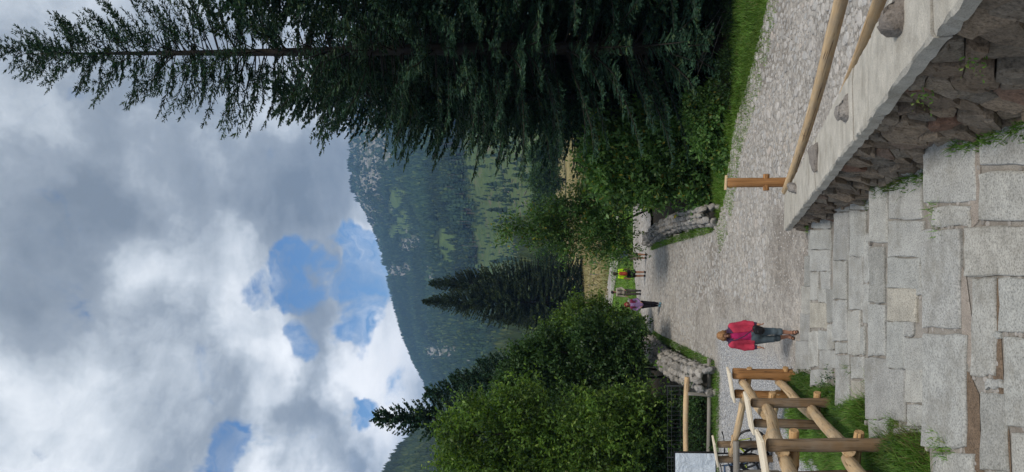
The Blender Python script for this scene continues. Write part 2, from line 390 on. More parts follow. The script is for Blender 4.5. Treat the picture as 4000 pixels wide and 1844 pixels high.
M['ground'] = m
sg = np.sinh(np.linspace(-5.4, 5.4, 190)); xs = sg/sg[-1]*5200
yy = np.concatenate([-np.sinh(np.linspace(4.5, .1, 40))*40, np.linspace(-3, 60, 130), 60+np.sinh(np.linspace(.05, 5, 110))/np.sinh(5)*5200])
kind(grid_mesh('ground', xs, yy, lambda X, Y: ground_z(X, Y)-np.where(Y < 8, 0.0, 0), M['ground']), 'structure')

# cobbled path and square
m, t, b = material('path_surface'); P = gp(t); sx = nd(t, 'ShaderNodeSeparateXYZ', {0: P})
c = ramp(t, noise(t, P, 26, 5, .75), [(.32, (.17, .16, .15)), (.45, (.35, .33, .31)), (.58, (.43, .41, .385)), (.74, (.58, .555, .53))])
c = mixc(t, 1.0, c, ramp(t, noise(t, P, .8, 5, .6), [(.3, (.85, .83, .80)), (.7, (1.1, 1.08, 1.06))]), 'MULTIPLY')
c = mixc(t, 1.0, c, ramp(t, noise(t, P, .33, 6, .65, .8), [(.36, (.74, .72, .70)), (.5, (1, 1, 1)), (.66, (1.10, 1.08, 1.05))]), 'MULTIPLY')
vo = nd(t, 'ShaderNodeTexVoronoi', {'Vector': P, 'Scale': 7.5, 'Randomness': 1.0}, feature='DISTANCE_TO_EDGE').outputs['Distance']
vcol = nd(t, 'ShaderNodeTexVoronoi', {'Vector': P, 'Scale': 7.5}).outputs['Color']
vc = nd(t, 'ShaderNodeSeparateXYZ', {0: vcol}).outputs[0]
c = mixc(t, 1.0, c, ramp(t, vc, [(0, (.8,)*3), (1, (1.2,)*3)]), 'MULTIPLY')
gcol = ramp(t, noise(t, P, 26, 3, .75), [(.36, (.09, .09, .10)), (.46, (.27, .275, .285)), (.55, (.44, .44, .45)), (.64, (.78, .78, .79))])
gm_ = math_(t, 'MULTIPLY', nd(t, 'ShaderNodeMapRange', {0: math_(t, 'ADD', sx.outputs[0], math_(t, 'MULTIPLY', noise(t, P, .8, 4), 1.2)), 1: -2.6, 2: -1.9, 3: 1.0, 4: 0.0}).outputs[0],
            nd(t, 'ShaderNodeMapRange', {0: math_(t, 'ADD', sx.outputs[1], math_(t, 'MULTIPLY', noise(t, P, .8, 4), 1.2)), 1: 24.2, 2: 25.0, 3: 1.0, 4: 0.0}).outputs[0])
c = mixc(t, gm_, c, gcol)
t.links.new(c, b.inputs['Base Color']); b.inputs['Roughness'].default_value = .9
bump(t, b, math_(t, 'ADD', noise(t, P, 30, 4, .75), math_(t, 'MULTIPLY', vo, 4)), .8, .03)
M['path'] = m
pz = [onz(*q, 0) for q in [(2955, 200), (2870, 500), (2830, 790), (2800, 876), (2545, 955)]]
left = [onz(*q, 0) for q in [(2560, 1312), (2700, 1385), (2800, 1445), (2800, 1844), (2800, 2400)]]
PATH = [(9.5, 3.5), (9.5, 16.5), (6.6, 17.6)]+[(p.x, p.y) for p in pz]+[(3, 40.5), (14, 42), (40, 44), (40, 60), (14, 55), (4, 53.5), (-2, 53), (-4.6, 49)]+[(p.x, p.y) for p in left]+[(-13, 12.5), (-6, 12.5), (-3.6, 13.2), (-1.5, 13.4), (.6, 13.6), (wall_x(12)+.4, 12), (wall_x(3.5)+.4, 3.5)]
def on_path(x, y, j=.25):
    return inpoly(PATH, x+(fbm(x*1.7, y*1.7, 3)-.5)*j, y+(fbm(x*1.7, y*1.7, 9)-.5)*j)
path = kind(grid_mesh('cobbled_path', np.arange(-14, 40, .16), np.arange(3.4, 60, .16), lambda X, Y: surf(X, Y)+.02*(fbm(X*3, Y*3, 21)-.5), M['path'], on_path), 'structure')
# far stretch of the same path across the grass
def strip(name, pts, w, m, dz):
    V = []; Fs = []
    for i, p in enumerate(pts):
        a = Vector(pts[max(i-1, 0)]); c_ = Vector(pts[min(i+1, len(pts)-1)]); d = (c_-a); s = Vector((d.y, -d.x, 0)).normalized()
        for k in (-.5, -.15, .15, .5):
            q = Vector(p)+s*(k*w*R.uniform(.9, 1.1)); V.append((q.x, q.y, float(ground_z(q.x, q.y))+dz))
    for i in range(len(pts)-1):
        for k in range(3): Fs.append((i*4+k, i*4+k+1, i*4+5+k, i*4+4+k))
    return kind(obj(name, V, Fs, m), 'structure')
fp = [onz(*q, -.95) for q in [(2418, 860), (2412, 930), (2404, 1000), (2394, 1060), (2383, 1130), (2371, 1200), (2357, 1280), (2340, 1380), (2320, 1500)]]
strip('far_path', [(p.x, p.y, 0) for p in fp], 4.2, M['path'], .06)

# cobbles: the 300 that show largest are parts of the path, the rest one mass
def cobble_geo(rx, ry, h, seed, n=7):
    g = random.Random(seed); V = []; ph = g.uniform(0, 6)
    rad = [g.uniform(.82, 1.08) for _ in range(n)]
    for z, k in ((-.03, 1.02), (h*.55, .98), (h, .72)):
        for i in range(n):
            th = ph+2*math.pi*i/n; V.append((math.cos(th)*rx*rad[i]*k, math.sin(th)*ry*rad[i]*k, z))
    Fs = [(i, (i+1) % n, n+(i+1) % n, n+i) for i in range(n)]+[(n+i, n+(i+1) % n, 2*n+(i+1) % n, 2*n+i) for i in range(n)]+[tuple(range(2*n, 3*n))]
    return V, Fs
pts = []; cell = {}
def try_add(x, y, r):
    kx, ky = int(x/.3), int(y/.3)
    for a in range(kx-1, kx+2):
        for b_ in range(ky-1, ky+2):
            for (px, py, pr) in cell.get((a, b_), ()):
                if (px-x)**2+(py-y)**2 < (pr+r)**2*.86: return
    cell.setdefault((kx, ky), []).append((x, y, r)); pts.append((x, y, r))
cx = G.uniform(-5.5, 8.5, 90000); cy = G.uniform(5, 46, 90000)**1.0
vis = on_path(cx, cy, .1) & (np.abs(cx) < cy*.33) & ~((cx < -1.7) & (cy < 24.6))
dens = fbm(cx*.35, cy*.35, 40)
for x, y, d_ in zip(cx[vis], cy[vis], dens[vis]):
    if y < 19 and x < .8 and (d_ < .58): continue           # worn, gravelly part of the square
    if d_ < .30: continue
    try_add(x, y, R.choice((.045, .055, .065, .08, .095, .12)) if y < 40 else R.choice((.09, .11, .14)))
zs = surf(np.array([p[0] for p in pts]), np.array([p[1] for p in pts]))
order = sorted(range(len(pts)), key=lambda i: -pts[i][2]/pts[i][1])
chosen = set(order[:300])
cm = []
for k in range(8):
    V, Fs = cobble_geo(1.15, .9, .35, 100+k); cm.append(mesh('cobble', V, Fs)); cm[-1].materials.append(M['cobble1'])
mb = MB()
for i, (x, y, r) in enumerate(pts):
    if i in chosen:
        o = obj('cobble', None, None, None, path, mesh_=cm[i % 8]); o.location = (x, y, zs[i]); o.scale = (r, r, r*.8); o.rotation_euler = (R.uniform(-.06, .06), R.uniform(-.06, .06), R.uniform(0, 6))
    else:
        V, Fs = cobble_geo(r*1.2, r*.9, R.uniform(.006, .024), i, 6); th = R.uniform(0, 6); ca, sa = math.cos(th), math.sin(th)
        mb.add([(x+v[0]*ca-v[1]*sa, y+v[0]*sa+v[1]*ca, zs[i]+v[2]) for v in V], Fs)
kind(mb.obj('cobbles', M['cobble'], path), 'stuff')
# loose gravel on the square
n = 9000; gx = G.uniform(-9, 5, n); gy = G.uniform(13.5, 24.5, n); k = on_path(gx, gy); gx, gy = gx[k], gy[k]; n = len(gx); gs = G.uniform(.012, .034, n)
P0 = np.stack([gx, gy, surf(gx, gy)-.002], 1); ang = G.uniform(0, 6.28, n)
tet = np.array([[1, 0, 0], [-.5, .85, 0], [-.5, -.85, 0], [.1, .05, .8]])
ca, sa = np.cos(ang), np.sin(ang); rot = np.stack([np.stack([ca, -sa, 0*ca], 1), np.stack([sa, ca, 0*ca], 1), np.stack([0*ca, 0*ca, 1+0*ca], 1)], 1)
V = P0[:, None]+np.einsum('nij,kj->nki', rot, tet)*gs[:, None, None]
T = (np.arange(n)[:, None, None]*4+np.array([[0, 1, 3], [1, 2, 3], [2, 0, 3]])[None]).reshape(-1, 3)
kind(obj('loose_gravel', V.reshape(-1, 3), T, M['cobble']), 'stuff')

# ------------------------------------------------------------------ mountain and hill
def slope_at(X, Y): v = at(X, Y, 1.0); return v.z-EYE.z
RIDGE = [(-1600, 1640), (-900, 1500), (-300, 1440), (0, 1410), (300, 1380), (500, 1366), (652, 1370), (745, 1382), (830, 1425), (916, 1467), (1056, 1514), (1211, 1553), (1320, 1584), (1429, 1630), (1498, 1669), (1568, 1690), (1700, 1740), (1844, 1790), (2400, 1900), (3600, 1990)]
HILL = [(900, 2135), (1000, 2128), (1100, 2112), (1200, 2085), (1307, 2020), (1390, 1930), (1476, 1838), (1580, 1745), (1685, 1657), (1764, 1582), (1844, 1541), (2400, 1420), (3600, 1400)]
def land(name, ridge, y0, y1, na, nt_, pw, rough, amin, amax, mat_):
    Ys = np.linspace(922-amin*F, 922-amax*F, na)         # photo rows across the slope
    A = (922-Ys)/F
    E = np.array([slope_at(np.interp(q, *zip(*ridge)), q) for q in Ys])
    tt = np.linspace(0, 1.12, nt_)
    Aa, T_ = np.meshgrid(A, tt, indexing='ij'); Y = y0+(y1-y0)*T_; X = Aa*Y
    Zr = (E*y1+EYE.z)[:, None]
    prof = np.where(T_ <= 1, np.clip(T_, 0, 1)**pw, 1-(T_-1)*2.5)
    env = np.clip(T_*(1-T_)*4, 0, 1)
    nz = (fbm(X*.0045, Y*.0045, 31, 5)-.5)*rough*env+(fbm(X*.02, Y*.02, 77, 3)-.5)*rough*.22*env
    Z = -2.0+(Zr+2.0)*prof+nz
    sl = (Z-EYE.z)/Y; Xp = 2000-F*np.tan(np.arctan(sl)-PITCH)   # where each point shows in the photo, used to lay out rock and clearings
    Yp = 922-Aa*F*np.cos(np.arctan(sl))
    V = np.stack([X, Y, Z], -1).reshape(-1, 3)
    i, j = np.meshgrid(np.arange(na-1), np.arange(nt_-1), indexing='ij')
    Fq = np.stack([i*nt_+j, (i+1)*nt_+j, (i+1)*nt_+j+1, i*nt_+j+1], -1).reshape(-1, 4)
    o = kind(obj(name, V, Fq, mat_, smooth=True), 'structure')
    return o, X, Y, Z, Xp, Yp
m, t, b = material('mountain_side'); P = gp(t)
vc_ = nd(t, 'ShaderNodeVertexColor', layer_name='cover').outputs['Color']; sv = nd(t, 'ShaderNodeSeparateColor', {0: vc_})
floor_ = ramp(t, noise(t, P, .03, 6, .7), [(.3, (.018, .032, .014)), (.7, (.045, .070, .022))])
rock_ = ramp(t, noise(t, P, .035, 8, .75, .6), [(.34, (.05, .08, .035)), (.46, (.13, .14, .11)), (.55, (.27, .26, .245)), (.72, (.42, .40, .38))])
lawn_ = ramp(t, noise(t, P, .05, 6, .7), [(.3, (.055, .10, .025)), (.7, (.11, .16, .045))])
cut_ = ramp(t, noise(t, P, .06, 9, .78), [(.34, (.03, .065, .02)), (.46, (.07, .11, .034)), (.56, (.085, .12, .04)), (.62, (.12, .105, .065)), (.74, (.18, .15, .105))])
c = mixc(t, sv.outputs[1], floor_, lawn_); c = mixc(t, sv.outputs[2], c, cut_); c = mixc(t, sv.outputs[0], c, rock_)
t.links.new(c, b.inputs['Base Color']); b.inputs['Roughness'].default_value = .95
bump(t, b, noise(t, P, .05, 6, .7), .7, 12)
M['mountain'] = m
def sm(x, a, b_): q = np.clip((x-a)/(b_-a), 0, 1); return q*q*(3-2*q)
def blob(Xp, Yp, x, y, rx, ry, nz): return sm(1.25-np.sqrt(((Xp-x)/rx)**2+((Yp-y)/ry)**2)+(nz-.5)*1.4, 0, .35)
mo, X, Y, Z, Xp, Yp = land('mountain', RIDGE, 330, 2300, 420, 300, 1.3, 70, -.95, .95, M['mountain'])
nz = fbm(X*.012, Y*.012, 12, 5); nz2 = fbm(Xp*.03, Yp*.03, 55, 4)
rock = np.maximum.reduce([blob(Xp, Yp, 1440, 560, 85, 260, nz2), blob(Xp, Yp, 1430, 250, 80, 260, nz2), blob(Xp, Yp, 1455, 870, 22, 70, nz2), blob(Xp, Yp, 1490, 985, 22, 60, nz2), blob(Xp, Yp, 1620, 960, 45, 30, nz2),
                          blob(Xp, Yp, 1690, 1090, 30, 50, nz2), blob(Xp, Yp, 1730, 1370, 70, 35, nz2), blob(Xp, Yp, 1845, 1410, 20, 30, nz2), blob(Xp, Yp, 1545, 1060, 70, 20, nz2)])
rock = np.maximum(rock, sm(nz, .73, .79)*.8)*sm(Y, 900, 1000)
lawn = np.maximum.reduce([blob(Xp, Yp, 1540, 910, 18, 26, nz2), blob(Xp, Yp, 1765, 960, 45, 85, nz2), blob(Xp, Yp, 1560, 780, 35, 60, nz2), blob(Xp, Yp, 1700, 1330, 50, 60, nz2)*.8, blob(Xp, Yp, 1580, 870, 30, 50, nz2)])
cut = np.maximum(sm(Xp+(nz2-.5)*60-.10*(Yp-850), 1838, 1860)*sm(Yp, 250, 330)*sm(1135-Yp, 0, 30), 0)
cover = np.stack([rock, lawn, cut, np.ones_like(rock)], -1).reshape(-1, 4).astype(np.float32)
ca_ = mo.data.color_attributes.new('cover', 'FLOAT_COLOR', 'POINT'); ca_.data.foreach_set('color', cover.ravel())
ho, HX, HY, HZ, HXp, HYp = land('wooded_hill', HILL, 215, 950, 240, 120, 1.15, 26, -1.25, .02, M['mountain'])
hc = np.zeros((HX.size, 4), np.float32); ca_ = ho.data.color_attributes.new('cover', 'FLOAT_COLOR', 'POINT'); ca_.data.foreach_set('color', hc.ravel())
def conifers(P, H, name, m, tiers=3, sides=6, bare=.1, slim=.17):
    n = len(P); ang = G.uniform(0, 6.28, n); Vs = []; Ts = []; off = 0
    for q in range(tiers):
        z0 = bare+(1-bare)*q/tiers*.92; z1 = min(1.0, z0+(1-bare)/tiers*1.55); r = slim*(1-(z0-bare)/(1-bare))**.8+.012
        rim = G.uniform(.7, 1.25, (n, sides)); dz = G.uniform(-.035, .02, (n, sides)); th = ang[:, None]+np.arange(sides)[None]*2*math.pi/sides+q
        rr = r*rim*H[:, None]
        ring = np.stack([P[:, None, 0]+np.cos(th)*rr, P[:, None, 1]+np.sin(th)*rr, P[:, None, 2]+H[:, None]*(z0+dz)], -1)
        top = (P+np.stack([0*H, 0*H, H*z1], -1))[:, None]
        V = np.concatenate([ring, top], 1).reshape(-1, 3); k = np.arange(sides)
        T = np.stack([k, (k+1) % sides, np.full(sides, sides)], 1)
        T = (np.arange(n)[:, None, None]*(sides+1)+T[None]).reshape(-1, 3)+off; off += len(V); Vs.append(V); Ts.append(T)
    return kind(obj(name, np.concatenate(Vs), np.concatenate(Ts), m), 'stuff')
def scatter(Xg, Yg, Zg, masks, n, tmax=1.02):
    na, nt_ = Xg.shape; d = np.sqrt((np.diff(Xg, axis=0)[:, :-1])**2+np.diff(Yg, axis=0)[:, :-1]**2)*(Yg[0, 1]-Yg[0, 0])
    a = np.arange(na-1); w = (d*masks[:-1, :-1]); w[:, int((nt_-1)*tmax/1.12):] = 0; w = w.ravel()/w.sum()
    idx = G.choice(len(w), n, p=w); i, j = idx//(nt_-1), idx % (nt_-1); u, v = G.uniform(size=n), G.uniform(size=n)
    def li(Q): return Q[i, j]*(1-u)*(1-v)+Q[i+1, j]*u*(1-v)+Q[i, j+1]*(1-u)*v+Q[i+1, j+1]*u*v
    return np.stack([li(Xg), li(Yg), li(Zg)], 1)
seen = (np.abs(X/Y) < .42)*1.0
free = (1-np.clip(rock*1.1, 0, 1))*(1-np.clip(lawn*.97, 0, 1))*(1-np.clip(cut*.985, 0, 1))*seen
nearm = free*(Y < 1050); farm = free*(Y >= 1050)
p = scatter(X, Y, Z, nearm, 10000); conifers(p, G.uniform(10, 20, len(p)), 'mountain_forest', M['forest'], 4, 6, .22, .15)
p = scatter(X, Y, Z, farm, 48000); conifers(p, G.uniform(8, 16, len(p)), 'high_forest', M['forest'], 2, 5, .05, .19)
p = scatter(X, Y, Z, (rock*.5+.02)*seen*(Y > 900), 3500); conifers(p, G.uniform(4, 9, len(p)), 'dwarf_pine_scrub', M['forest'], 1, 6, .0, .5)
hs = (np.abs(HX/HY) < .40)*1.0
p = scatter(HX, HY, HZ, hs, 11000); conifers(p, G.uniform(10, 19, len(p)), 'hill_forest', M['forest_hill'], 3, 6, .08, .18)
# bare trunks along the upper edge of the clearing, fallen trunks in it
edge = ((cut < .3)*(np.roll(cut, -10, 1)*0+np.roll(cut, 9, 1) > .5)*seen*(Y < 1200))
p = scatter(X, Y, Z, edge+1e-9*(Y < 900), 420); mb = MB()
for q in p: mb.tube([q, q+np.array([0, 0, R.uniform(10, 17)])], [.35, .12], 4, False)
kind(mb.obj('standing_dead_trunks', M['dead']), 'stuff')
conifers(p[:260], G.uniform(18, 25, 260), 'clearing_edge_forest', M['forest'], 3, 6, .42, .12)
p = scatter(X, Y, Z, cut*seen*(Y < 1000)*(np.abs(Yp-850) < 330), 260); mb = MB()
for q in p:
    th = R.uniform(-.5, .5); L_ = R.uniform(6, 16); mb.tube([q+np.array([0, 0, .5]), q+np.array([math.sin(th)*L_*.7, math.cos(th)*L_, L_*.18])], [.3, .12], 4, False)
kind(mb.obj('fallen_trunks', M['dead']), 'stuff')
p = scatter(X, Y, Z, (cut+.1)*seen*(Y < 900), 900); conifers(p, G.uniform(1.5, 7, len(p)), 'young_forest', M['forest'], 3, 6, .02, .22)
# ------------------------------------------------------------------ stone stairs
stairs = thing('stone_stairs', (0, 11, 0), 'wide shallow steps of pale granite slabs leading down to the cobbled square', 'stairs')
TZ = {1: 1.5, 2: 1.13, 3: .76, 4: .40, 5: .18}
NOSE = {1: [(250, 3625), (640, 3606), (1000, 3598), (1450, 3600), (1745, 3608), (1960, 3616)],
        2: [(560, 3388), (790, 3390), (1200, 3395), (1400, 3379), (1740, 3392)],
        3: [(740, 3256), (1000, 3252), (1170, 3248), (1350, 3256), (1600, 3261)],
        4: [(820, 3166), (1000, 3164), (1150, 3161), (1300, 3158), (1500, 3163)],
        5: [(860, 3158), (1117, 3139), (1290, 3124), (1436, 3105)]}
for k, pl_ in NOSE.items():
    z = TZ[k]; fr = [onz(X_, Y_, z) for Y_, X_ in pl_]
    top = [Vector((p.x, p.y-.05, z-.036)) for p in fr]; bk = [Vector((p.x, (2.2 if k == 1 else p.y-3.4), z-.036)) for p in fr]
    n = len(top); V = top+bk+[Vector((p.x, p.y, z-.75)) for p in top]; Fs = []
    for i in range(n-1): Fs += [(i, i+1, n+i+1, n+i), (i, 2*n+i, 2*n+i+1, i+1)]
    V += [Vector((p.x, p.y, z-.75)) for p in bk]; Fs += [(0, n, 3*n, 2*n), (n-1, 3*n-1, 4*n-1, 2*n-1)]
    obj('step_bed', V, Fs, M['mortar'], stairs)
SLABS = {1: [(3608, 3797, 500, 785), (3640, 3778, 808, 878), (3600, 3742, 902, 1276), (3602, 3764, 1310, 1745), (3640, 3792, 1775, 1930), (3625, 3797, 250, 488),
             (3826, 4090, 280, 640), (3826, 4060, 675, 860), (3768, 4040, 890, 1072), (3795, 3878, 1092, 1462), (3826, 3924, 1540, 1832), (3848, 3906, 1484, 1514), (3840, 3930, 1850, 2010),
             (3900, 4070, 1090, 1292), (3920, 4080, 1328, 1666), (3950, 4090, 1694, 1990), (3862, 3898, 1300, 1316),
             (4110, 4300, 200, 520), (4075, 4290, 540, 840), (4060, 4280, 865, 1060), (4085, 4260, 1085, 1400), (4100, 4290, 1425, 1760), (4110, 4300, 1790, 2100),
             (4320, 4620, 120, 500), (4310, 4600, 530, 900), (4300, 4590, 930, 1250), (4285, 4600, 1280, 1600), (4310, 4620, 1640, 2000)],
         2: [(3470, 3592, 690, 852), (3470, 3600, 866, 1000), (3466, 3590, 1012, 1122), (3466, 3572, 1130, 1248), (3463, 3526, 1261, 1437), (3534, 3560, 1262, 1310), (3533, 3601, 1322, 1440), (3576, 3600, 1125, 1150),
             (3464, 3528, 1448, 1640), (3536, 3600, 1446, 1570), (3544, 3602, 1584, 1662), (3490, 3600, 1672, 1735), (3400, 3466, 590, 716),
             (3394, 3458, 735, 942), (3396, 3447, 968, 1180), (3392, 3450, 1196, 1386), (3380, 3462, 1404, 1634), (3394, 3466, 1645, 1712), (3470, 3596, 560, 680)],
         3: [(3318, 3376, 826, 1000), (3316, 3367, 1006, 1208), (3312, 3357, 1217, 1386), (3322, 3368, 1396, 1478), (3325, 3376, 1492, 1578), (3360, 3372, 1278, 1382), (3372, 3393, 912, 1100), (3370, 3392, 1110, 1262), (3376, 3393, 1400, 1470),
             (3256, 3312, 832, 1015), (3254, 3302, 1022, 1166), (3252, 3303, 1176, 1328), (3262, 3304, 1340, 1377), (3261, 3312, 1391, 1580), (3320, 3390, 742, 815), (3258, 3312, 750, 822)],
         4: [(3166, 3242, 898, 972), (3164, 3238, 980, 1057), (3164, 3192, 1064, 1170), (3206, 3238, 1064, 1127), (3196, 3226, 1131, 1180), (3229, 3252, 1130, 1256), (3164, 3226, 1185, 1280), (3160, 3191, 1296, 1430), (3194, 3231, 1294, 1365), (3200, 3260, 1372, 1438), (3166, 3224, 1446, 1502), (3232, 3254, 1268, 1362), (3228, 3247, 1440, 1478), (3168, 3240, 830, 890)],
         5: [(3158, 3166, 880, 1000), (3143, 3164, 1004, 1115), (3132, 3162, 1120, 1222), (3126, 3160, 1226, 1330), (3110, 3158, 1335, 1440)]}
def slab(X0, X1, Y0, Y1, z, seed, thick=.13):
    g = random.Random(seed)
    cs = [onz(X0, Y0, z), onz(X1, Y0, z), onz(X1, Y1, z), onz(X0, Y1, z)]
    out = []
    for i in range(4):
        a, b_ = cs[i], cs[(i+1) % 4]; d = b_-a; nn = Vector((d.y, -d.x, 0)).normalized() if d.length else Vector()
        k = 4
        for j in range(k):
            f = (j+g.uniform(-.12, .12)*(j > 0))/k
            out.append(a+d*f+nn*g.uniform(-.014, .014)+(Vector((g.uniform(-.015, .015), g.uniform(-.015, .015), 0)) if j == 0 else Vector()))
    c_ = sum(out, Vector())/len(out)
    if sum(out[i].x*out[(i+1) % 16].y-out[(i+1) % 16].x*out[i].y for i in range(16)) < 0: out = out[::-1]
    tilt = Vector((g.uniform(-.012, .012), g.uniform(-.012, .012), 0)); dz = g.uniform(-.005, .005); n = len(out); V = []
    for ring, (ins, h) in enumerate(((0, -thick), (0, -.016), (.010, -.004), (.03, 0))):
        for p in out:
            d = c_-p; q = p+d.normalized()*min(ins*g.uniform(.6, 1.5), d.length*.3)
            hh = h+(g.uniform(-.005, .003) if ring else 0)
            V.append(Vector((q.x, q.y, z+hh+dz+(q-c_).dot(tilt))))
    Fs = [(r*n+i, r*n+(i+1) % n, (r+1)*n+(i+1) % n, (r+1)*n+i) for r in range(3) for i in range(n)]
    V.append(Vector((c_.x, c_.y, z+dz+g.uniform(-.004, .004)))); Fs += [(3*n+i, 3*n+(i+1) % n, 4*n) for i in range(n)]
    return V, Fs
sd_ = 0
for k, L_ in SLABS.items():
    for q in L_:
        sd_ += 1; e_ = 4 if k < 3 else 2; V, Fs = slab(q[0]-e_, q[1]+e_, q[2]-e_-1, q[3]+e_+1, TZ[k], sd_); obj('slab', V, Fs, M['granite'], stairs)
# lower nosing course that shows as a thin lip under each edge
for k, (yo, xo) in {1: (.10, .20), 2: (.09, .18), 3: (.08, .18)}.items():
    fr = [onz(X_, Y_, TZ[k]) for Y_, X_ in NOSE[k]]; x0, x1 = fr[-1].x, fr[0].x; x = x0
    while x < x1-.2:
        w_ = R.uniform(.5, 1.1); xe = min(x+w_, x1); yf = [np.interp(q, [p.x for p in fr[::-1]], [p.y for p in fr[::-1]]) for q in (x+.01, xe-.01)]
        mb = MB(); zt = TZ[k]-.17+R.uniform(-.01, .01); e = R.uniform(.10, .26)
        mb.add([(x+.01, yf[0]-.5, zt), (xe-.01, yf[1]-.5, zt), (xe-.012, yf[1]+e, zt-.01), (x+.012, yf[0]+e, zt-.01), (x+.01, yf[0]-.5, zt-.3), (xe-.01, yf[1]-.5, zt-.3), (xe-.01, yf[1]+e+.01, zt-.3), (x+.01, yf[0]+e+.01, zt-.3)],
               [(0, 1, 2, 3), (3, 2, 6, 7), (0, 3, 7, 4), (1, 5, 6, 2)])
        mb.obj('kerb_slab', M['granite'], stairs); x = xe
# bare soil and grit that has filled the widest joints
msoil = stone_mat('soil', [(0, (.16, .115, .08)), (1, (.16, .115, .08))], speck=70, sp_amt=.6, stain=.5, stain_c=(.07, .05, .035))
mgrit = stone_mat('grit', [(0, (.30, .262, .228)), (1, (.30, .262, .228))], speck=90, sp_amt=.45, stain=.3, stain_c=(.2, .16, .13))
for nm, mm, pl_ in (('soil', msoil, [(3766, 1440), (3790, 1460), (3826, 1540), (3832, 1700), (3845, 1880), (3800, 1900), (3770, 1760), (3764, 1600)]), ('soil', msoil, [(3872, 1090), (3898, 1085), (3915, 1320), (3925, 1540), (3945, 1700), (3955, 1860), (3925, 1860), (3915, 1690), (3880, 1470)]),
                    ('grit', mgrit, [(3794, 480), (3828, 500), (3832, 700), (3825, 870), (3775, 905), (3758, 890), (3792, 790)]), ('grit', mgrit, [(3742, 1010), (3770, 1075), (3796, 1250), (3794, 1440), (3764, 1400), (3748, 1200)])):
    V = [onz(a+R.uniform(-4, 4), b_+R.uniform(-6, 6), 1.5-.027) for a, b_ in pl_]; c_ = sum(V, Vector())/len(V); n = len(V)
    obj(nm, [tuple(v) for v in V]+[tuple(c_+Vector((0, 0, .006)))], [(i, (i+1) % n, n) for i in range(n)], mm, stairs)
# small filler stones in the joints
mb = MB()
for k, L_ in SLABS.items():
    for (X0, X1, Y0, Y1) in L_:
        for _ in range(5):
            Xa = R.uniform(X0, X1); Ya = Y1+R.uniform(4, 22)*(1.0 if k < 3 else .5)
            if R.random() < .35: Xa = X1+R.uniform(5, 24)*(1 if k < 2 else .4); Ya = R.uniform(Y0, Y1)
            if any(c0-2 < Xa < c1+2 and d0-2 < Ya < d1+2 for c0, c1, d0, d1 in L_): continue
            p = onz(Xa, Ya, TZ[k]-.034)
            if p.x > wall_x(p.y)-.05: continue
            V, Fs = cobble_geo(R.uniform(.02, .05), R.uniform(.018, .035), R.uniform(.008, .018), R.random(), 6); mb.add([Vector(v)+p for v in V], Fs)
kind(mb.obj('joint_stones', M['filler'], stairs), 'stuff')

# ------------------------------------------------------------------ parapet wall of rubble with a concrete cap
def cap_z(y): return .56+.2225*(15.7-y)
CT = .13
pw_ = thing('parapet_wall', (wall_x(10), 10, 0), 'sloping brown rubble stone wall with pale concrete cap beside the granite steps', 'wall')
YA, YB = 15.65, 3.6
def wp(u, z, out=0.0):                                    # u metres up along the wall from its lower end; the face leans back
    y = YA-u*math.cos(.0898); x = wall_x(y)-batter(y, z)
    return Vector((x-out*math.cos(.0898), y-out*math.sin(.0898)*-1*0, z))
def batter(y, z): return .21*min(1.2, max(0, cap_z(y)-CT-z))
UL = (YA-YB)/math.cos(.0898)
def base_z(u):
    y = YA-u; return float(np.interp(y, [3, 8, 10.2, 12.5, 14.8, 16], [1.42, 1.40, 1.02, .66, .2, -.1]))
mb = MB(); n = 24
V = []; Fs = []
for i in range(n+1):
    u = UL*i/n; y = YA-u*math.cos(.0898); zt = cap_z(y)-CT-.01
    for dx, z in ((.05-.25, base_z(u)-.6), (.05, zt), (.60, zt), (.60, base_z(u)-1.2)): V.append((wall_x(y)+dx, y, z))
for i in range(n):
    for k in range(4): Fs.append((i*4+k, i*4+(k+1) % 4, (i+1)*4+(k+1) % 4, (i+1)*4+k))
Fs += [(0, 1, 2, 3), (n*4+3, n*4+2, n*4+1, n*4)]
obj('core', V, Fs, M['wall_mortar'], pw_)
g = random.Random(5); seeds = []
tries = 0
while tries < 6000 and len(seeds) < 290:
    tries += 1; u = g.uniform(0, UL); y = YA-u; z = g.uniform(base_z(u)-.05, cap_z(y)-CT); r = g.uniform(.07, .165)*(1 if u > 4 else .85)
    if all(((u-a)/1.75)**2+(z-b_)**2 > ((r+c_)*.72)**2 for a, b_, c_ in seeds): seeds.append((u, z, r))
def clip(poly, px, py, nx, ny):
    out = []
    for i in range(len(poly)):
        a, b_ = poly[i], poly[(i+1) % len(poly)]; da = (a[0]-px)*nx+(a[1]-py)*ny; db = (b_[0]-px)*nx+(b_[1]-py)*ny
        if da <= 0: out.append(a)
        if da*db < 0: f = da/(da-db); out.append((a[0]+(b_[0]-a[0])*f, a[1]+(b_[1]-a[1])*f))
    return out
